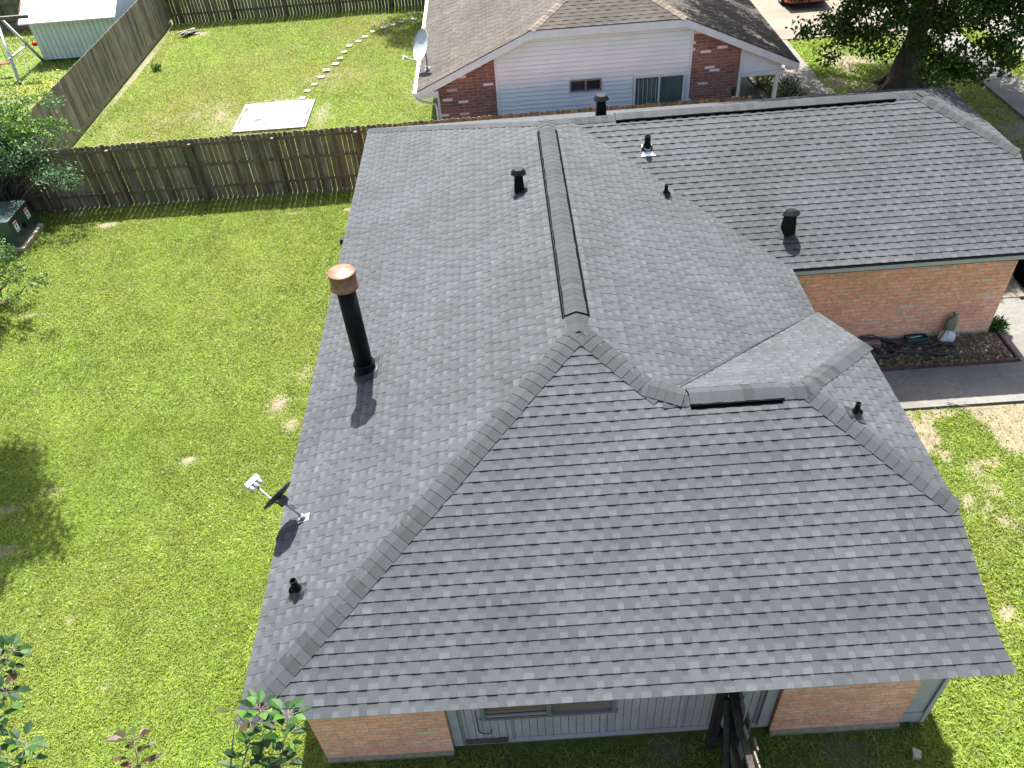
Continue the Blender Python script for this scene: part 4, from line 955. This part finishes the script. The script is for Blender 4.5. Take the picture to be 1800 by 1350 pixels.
# ------------------------------------------------------------------ transformer cabinet + post
t=empty("transformer_cabinet",(-10.6,15.55,0),label="dark green utility cabinet on a concrete pad at the left edge",cat="utility box"); O=(-10.6,15.55,0)
mb=MB(); mb.prism([(-11.3,14.98),(-10.0,14.98),(-10.0,16.12),(-11.3,16.12)],.10,.86); mb.prism([(-11.33,14.95),(-9.97,14.95),(-9.97,16.15),(-11.33,16.15)],.86,.90,1.1); mb.build("cabinet",M['transformer'],t,O)
mb=MB(); mb.box(-11.45,-9.88,14.9,16.22,-.05,.095); mb.build("pad",M['slabedge'],t,O)
for y in (15.16,15.86):
    mb=MB(); mb.box(-10.0,-9.992,y,y+.17,.45,.74); s_=mb.build("sticker",M['sticker'],t,O)
    mb=MB(); mb.box(-9.992,-9.990,y+.01,y+.16,.66,.73); q=mb.build("band",M['stickred'],s_); setloc(q,-O[0],-O[1])
    mb=MB(); mb.box(-9.992,-9.990,y+.05,y+.11,.56,.64,M=None); mb.box(-9.992,-9.990,y+.02,y+.15,.52,.53); mb.box(-9.992,-9.990,y+.02,y+.15,.49,.50); mb.box(-9.992,-9.990,y+.02,y+.12,.465,.475); q=mb.build("print",M['ink'],s_); setloc(q,-O[0],-O[1])
mb=MB(); mb.box(-10.0,-9.97,15.5,15.62,.38,.5); mb.build("latch",M['black'],t,O)
mb=MB(); mb.tube([(-10.1,14.47,-.1),(-10.35,14.5,.75),(-10.5,14.5,1.1)],.06,12); o=mb.build("marker_post",M['lnb']); tag(o,"pale leaning marker post in front of the green cabinet","post")

# ------------------------------------------------------------------ shed and swing set
O=(-13.6,31.5,0); t=empty("storage_shed",O,label="white storage shed with a bright roof behind the left fence",cat="shed")
mb=MB(); x=-15.42; zt=1.62
while x<-11.95: mb.box(x,x+.180,30.02,30.06,.05,zt,random.uniform(.97,1.03)); x+=.2
mb.box(-15.42,-11.9,30.055,30.07,.05,zt,.6); mb.build("wall",M['shedwall'],t,O)
for xa_ in (-11.96,-15.42):
    mb=MB(); y=30.07
    while y<33.8:
        zz=min(zt+(y-29.8)*.55,zt+(33.9-y)*.55); mb.box(xa_,xa_+.04,y,y+.2,.05,zz,random.uniform(.97,1.03)); y+=.2
    mb.build("end_wall",M['shedwallblue'],t,O)
mb=MB()
for (a,b,s) in ((29.75,31.9,1),(34.05,31.9,-1)):
    za=zt-.03; zb=zt+(31.9-29.75)*.55; P=[(-15.68,a,za),(-11.75,a,za),(-11.75,b,zb),(-15.68,b,zb)]
    mb.face(P if s>0 else list(reversed(P)),1); mb.face([(p[0],p[1],p[2]-.05) for p in (reversed(P) if s>0 else P)],1)
    for i in range(4):
        p=P[i];q=P[(i+1)%4]; mb.face([(p[0],p[1],p[2]-.05),(q[0],q[1],q[2]-.05),q,p],1)
mb.build("roof",M['shedroof'],t,O)
mb=MB(); mb.tube([(-15.70,29.75,zt-.02),(-15.70,31.9,zt+1.18)],.035,4); mb.build("rake_trim",M['rust'],t,O)
O=(-16.5,28.9,0); t=empty("swing_set",O,label="white timber swing set at the upper left corner",cat="swing set")
mb=MB(); mb.box(-20.5,-14.65,28.78,28.90,2.05,2.17); mb.build("beam",M['greywood'],t,O)
for (a,b) in (((-15.48,27.67,0),(-15.85,28.75,2.1)),((-15.45,30.0,0),(-15.80,28.95,2.1)),((-19.9,27.67,0),(-19.6,28.75,2.1)),((-19.9,30.0,0),(-19.6,28.95,2.1))):
    mb=MB(); mb.tube([a,b],.062,4); mb.build("leg",M['whitepaint'],t,O)
mb=MB(); mb.tube([(-15.62,27.9,.85),(-15.6,29.6,.85)],.055,4); mb.build("cross_bar",M['whitepaint'],t,O)
for x in (-16.2,-16.75):
    mb=MB(); mb.tube([(x,28.84,2.05),(x+.03,28.7,.5)],.012,5); mb.build("rope",M['yellow'],t,O)
mb=MB(); mb.box(-16.8,-16.1,28.6,28.8,.46,.5); mb.build("seat",M['redplastic'],t,O)
mb=MB(); mb.tube([(-15.1,28.84,2.05),(-15.15,29.3,1.0)],.010,5); mb.lathe([(.0001,-.1),(.09,-.06),(.1,0),(.09,.06),(.0001,.1)],12,M=Matrix.Translation((-15.15,29.35,.92)),caps=False); mb.build("climbing_grip",M['redplastic'],t,O)

# ------------------------------------------------------------------ red car on the neighbour's drive
def car():
    O=(16.0,31.3,0); t=empty("parked_car",O,label="red parked car, mostly above the top edge of the picture",cat="car")
    # side profile (y,z), rear at small y
    prof=[(-2.15,.30),(-2.22,.45),(-2.20,.78),(-2.05,.95),(-1.55,1.02),(-1.05,1.38),(.2,1.42),(.95,1.02),(1.95,.86),(2.2,.62),(2.2,.35),(2.1,.26),(-2.05,.24)]
    mb=MB(); W=.88; secs=[(-W,.0),(-W+.06,.03),(W-.06,.03),(W,.0)]
    def P(x,y,z): 
        k=1-.22*max(0,(z-.95)/.45); e=1-.10*max(0,(abs(y)-1.8)/.4); return (O[0]+x*k*e,O[1]+y,z+.05*(1-(x/W)**2))
    xs_=[-W,-W*.93,-W*.5,0,W*.5,W*.93,W]
    def sec(x):
        s_=1-(.05 if abs(x)>=W-.001 else 0); return [P(x,y*s_,.62+(z-.62)*(s_ if z>.62 else 1)) for y,z in prof]
    S=[sec(x) for x in xs_]
    for a,b in zip(S,S[1:]):
        for i in range(len(prof)):
            j=(i+1)%len(prof); mb.face([a[i],b[i],b[j],a[j]],1,smooth=True)
    mb.face(S[0],1); mb.face(list(reversed(S[-1])),1)
    body=mb.build("body",M['carred'],t,O)
    g=MB(); g.face([P(-.62,-1.52,1.045),P(.62,-1.52,1.045),P(.55,-1.10,1.365),P(-.55,-1.10,1.365)],1); g.face([P(.62,.90,1.065),P(-.62,.90,1.065),P(-.55,.28,1.415),P(.55,.28,1.415)],1)
    g.v=[(a,b_,c_+.012) for a,b_,c_ in g.v]
    for sx in (-1,1):
        q=[(sx*(W*.985),-1.4,1.0),(sx*(W*.985),.8,1.0),(sx*(W*1.0),.25,1.33),(sx*(W*1.0),-1.0,1.33)]
        q=[(O[0]+(x*(1-.22*max(0,(z-.95)/.45)))+sx*.012,O[1]+y,z) for x,y,z in q]; g.face(q if sx>0 else list(reversed(q)),1)
    g.build("window",M['carglass'],t,O)
    for sx in (-1,1):
        for y in (-1.35,1.35):
            T=Matrix.Translation((O[0]+sx*.80,O[1]+y,.32))@Matrix.Rotation(math.pi/2,4,'Y'); w=MB(); w.lathe([(.2,-.10),(.30,-.10),(.32,-.07),(.32,.07),(.30,.10),(.2,.10)],24,M=T,caps=False); w_=w.build("wheel",M['tyre'],t,O)
            w=MB(); w.lathe([(.0001,.09*sx),(.2,.10*sx)],20,M=T,caps=False); w.lathe([(.2,-.09),(.2,.09)],20,M=T,caps=False); q=w.build("rim",M['chrome'],w_); setloc(q,-O[0],-O[1])
        l=MB(); l.box(O[0]+sx*.72-.1,O[0]+sx*.72+.1,O[1]-2.23,O[1]-2.12,.62,.78); l.build("tail_light",M['redplastic'],t,O)
    b=MB(); b.box(O[0]-.78,O[0]+.78,O[1]-2.26,O[1]-2.14,.30,.48); b.build("bumper",M['carred'],t,O)
car()

# ------------------------------------------------------------------ bed by the garage wall
mb=MB(); mb.box(9.0,13.62,7.72,8.60,-.1,.035); o=mb.build("soil_bed",M['soil']); tag(o,kind="structure")
t=MB(); x=9.0; k=0
pts_x=[]
def scal(mb,x0,y0,x1,y1):
    n=int(math.hypot(x1-x0,y1-y0)/.10); dx,dy=(x1-x0)/n,(y1-y0)/n; ax=abs(dx)>abs(dy)
    for i in range(n):
        cx_,cy_=x0+dx*(i+.5),y0+dy*(i+.5); w=.048; tn=random.uniform(.75,1.3)
        P=[(-w,0),(w,0),(w,.06),(w*.6,.085),(0,.095),(-w*.6,.085),(-w,.06)]
        f=[(cx_+a,cy_-.02,z) if ax else (cx_-.02,cy_+a,z) for a,z in P]; b=[(cx_+a,cy_+.02,z) if ax else (cx_+.02,cy_+a,z) for a,z in P]
        mb.face(f,tn); mb.face(list(reversed(b)),tn)
        for i2 in range(7): mb.face([f[(i2+1)%7],f[i2],b[i2],b[(i2+1)%7]],tn)
scal(t,9.0,7.69,13.66,7.69); scal(t,13.66,7.72,13.66,8.6)
o=t.build("bed_edging",M['edging']); tag(o,"scalloped red brown edging around the rock bed by the garage wall","edging")
r_=np.random.default_rng(31); mb=MB()
for i in range(1500):
    x=r_.uniform(9.0,13.58); y=r_.uniform(7.74,8.58); s=r_.uniform(.018,.05)*(1.3 if r_.random()<.12 else 1)
    c=[(.12,.072,.038),(.15,.10,.055),(.08,.055,.036),(.20,.16,.12),(.13,.075,.04)][r_.integers(5)]
    if r_.random()<.03: c=(.38,.36,.33)
    n=6; P=[(x+math.cos(k*1.047+i)*s*r_.uniform(.75,1.2),y+math.sin(k*1.047+i)*s*.85*r_.uniform(.75,1.2)) for k in range(n)]; h=.04+s*r_.uniform(.3,.8)
    top=[(x+(p[0]-x)*.55,y+(p[1]-y)*.55,h) for p in P]
    for k in range(n):
        j=(k+1)%n; mb.face([(P[k][0],P[k][1],.03),(P[j][0],P[j][1],.03),top[j],top[k]],c,smooth=False)
    mb.face(top,c)
o=mb.build("river_rocks",M['rocks']); tag(o,"brown and tan rocks covering the bed by the garage wall","rocks",kind="stuff")
v_,c_=blades(9000,9.0,13.6,7.7,8.3,.09,.012,55) if False else (None,None)
r_=np.random.default_rng(56); n=900; P=np.stack([r_.uniform(9.5,13.5,n),7.75+np.abs(r_.normal(0,.13,n)),r_.uniform(.03,.07,n)],-1)
o=np_mesh("weeds",leaf_quads(P,None,.07,.25,None,5,-.8),4,np.tile(np.array([[.04,.075,.012]]),(n,1))*r_.uniform(.6,1.6,(n,1)),M['leaf']); tag(o,"low weeds creeping along the bed edging","weeds",kind="stuff")
# hoses
t=empty("garden_hose",(11.2,8.2,0),label="tangled black garden hose lying on the rock bed",cat="hose"); O=(11.2,8.2,0); rh=random.Random(9)
for (cx_,cy_,rx,ry,n) in [(11.0,8.30,.42,.30,3),(11.75,8.22,.55,.16,2),(12.25,8.12,.30,.17,2),(10.75,8.15,.30,.2,2),(11.5,8.35,.28,.22,1)]:
    for k in range(n):
        ph=rh.uniform(0,6.28); e=rh.uniform(-.04,.04); mb=MB()
        mb.tube([(cx_+e+math.cos(ph+i*.35)*(rx+.03*math.sin(i*.9+k)),cy_+math.sin(ph+i*.35)*(ry+.03*math.cos(i*.7+k)),.085+.02*k+.015*math.sin(i*.8+k)) for i in range(20)],.018,7); mb.build("coil",M['rubber'],t,O)
mb=MB(); mb.tube([(11.9,8.15,.12),(12.15,8.22,.13),(12.35,8.38,.25),(12.50,8.50,.45),(12.58,8.58,.62)],.013,7); mb.tube([(10.6,8.5,.1),(10.75,8.62,.16),(11.0,8.60,.2),(11.25,8.45,.14),(11.6,8.3,.12),(12.0,8.2,.1)],.013,7); mb.build("hose_run",M['rubber'],t,O)
# dark green tray by the wall
mb=MB(); T=Matrix.Translation((11.88,8.50,.06))@Matrix.Rotation(.1,4,'Z')@Matrix.Rotation(-.25,4,'X'); 
P0=[(-.22,-.09),(.22,-.12),(.25,.07),(.15,.12),(-.18,.12)]; mb.prism(P0,0,.09,1,M=T,top=False); mb.prism([(a*.93,b*.9) for a,b in P0],.01,.02,1.3,M=T)
mb.tube([T@Vector((-.15,-.05,.10)),T@Vector((0,-.07,.115)),T@Vector((.12,-.03,.10))],.008,6,col=14)
o=mb.build("plant_tray",M['transformer']); tag(o,"dark green plastic tray against the garage wall","tray")
mb=MB(); mb.box(10.55,11.15,8.42,8.60,.03,.10); o=mb.build("splash_block",M['pinkblock']); tag(o,"pinkish concrete block half hidden under the hose","concrete block")
# wrapped tap
t=empty("wrapped_tap",(12.56,8.6,0),label="garden tap wrapped in olive and white cloth on the garage wall",cat="tap"); O=(12.56,8.6,0)
def blob(mb,c,rx,ry,rz,seed,n=14,m=9,rough=.16):
    rr=random.Random(seed); ph=[rr.uniform(0,6) for _ in range(6)]; G=[]
    for j in range(m+1):
        th=math.pi*j/m; row=[]
        for i in range(n):
            a=2*math.pi*i/n; k=1+rough*(math.sin(3*a+ph[0]+2*th)*.6+math.sin(5*a+ph[1]-3*th)*.4+math.sin(4*th+ph[2])*.4); row.append((c[0]+rx*math.sin(th)*math.cos(a)*k,c[1]+ry*math.sin(th)*math.sin(a)*k,c[2]+rz*math.cos(th)*k))
        G.append(row)
    for j in range(m):
        for i in range(n):
            q=(i+1)%n; mb.face([G[j][i],G[j+1][i],G[j+1][q],G[j][q]],1,smooth=True)
mb=MB(); mb.tube([(12.60,8.64,.62),(12.60,8.52,.62),(12.60,8.50,.55)],.02,8); mb.tube([(12.55,8.52,.67),(12.65,8.52,.67)],.012,6); mb.build("tap",M['steel'],t,O)
mb=MB(); blob(mb,(12.52,8.50,.40),.12,.09,.22,1); mb.build("cloth_wrap",M['olivecloth'],t,O)
mb=MB(); blob(mb,(12.48,8.42,.17),.17,.12,.14,2,rough=.2); mb.build("cloth_bag",M['bag'],t,O)
# black bin on the drive
O=(15.15,10.25,0); t=empty("wheelie_bin",O,label="black wheeled bin on the driveway at the right edge",cat="bin")
mb=MB(); 
for (s0,z0,s1,z1) in ((.24,.08,.30,.95),):
    P=[(-1,-1),(1,-1),(1,1),(-1,1)]
    for i in range(4):
        a=P[i];b=P[(i+1)%4]; mb.face([(O[0]+a[0]*s0,O[1]+a[1]*s0,z0),(O[0]+b[0]*s0,O[1]+b[1]*s0,z0),(O[0]+b[0]*s1,O[1]+b[1]*s1,z1),(O[0]+a[0]*s1,O[1]+a[1]*s1,z1)],1)
    mb.box(O[0]-s0,O[0]+s0,O[1]-s0,O[1]+s0,z0,z0+.01)
mb.build("body",M['blackplastic'],t,O)
mb=MB(); mb.prism([(O[0]-.32,O[1]-.33),(O[0]+.32,O[1]-.33),(O[0]+.32,O[1]+.33),(O[0]-.32,O[1]+.33)],.95,1.0,1.2); mb.tube([(O[0]+.3,O[1]-.2,.98),(O[0]+.38,O[1]-.2,.98),(O[0]+.38,O[1]+.2,.98),(O[0]+.3,O[1]+.2,.98)],.015,6); mb.build("lid",M['blackplastic'],t,O)
for s in (-1,1):
    mb=MB(); mb.lathe([(.0001,-.03),(.1,-.03),(.1,.03),(.0001,.03)],16,M=Matrix.Translation((O[0]+.24,O[1]+s*.2,.1))@Matrix.Rotation(math.pi/2,4,'X'),caps=False); mb.build("wheel",M['tyre'],t,O)
# small litter
mb=MB(); mb.tube([(11.75,6.62,.05),(11.95,6.50,.06),(12.15,6.46,.05)],[.012,.01,.006],5); mb.tube([(11.95,6.50,.06),(12.05,6.56,.06)],.006,5); o=mb.build("twig",M['twig']); tag(o,"broken twig lying at the edge of the concrete walk","twig")
mb=MB(); mb.prism([(8.42,.06),(8.52,.04),(8.56,.14),(8.46,.19)],0,.08); o=mb.build("rock",M['slabedge']); tag(o,"grey rock in the grass by the right front corner","rock")
mb=MB(); mb.box(-.12,-.02,10.4,10.52,2.26,2.36); o=mb.build("eave_hook",M['black'],house,HO)
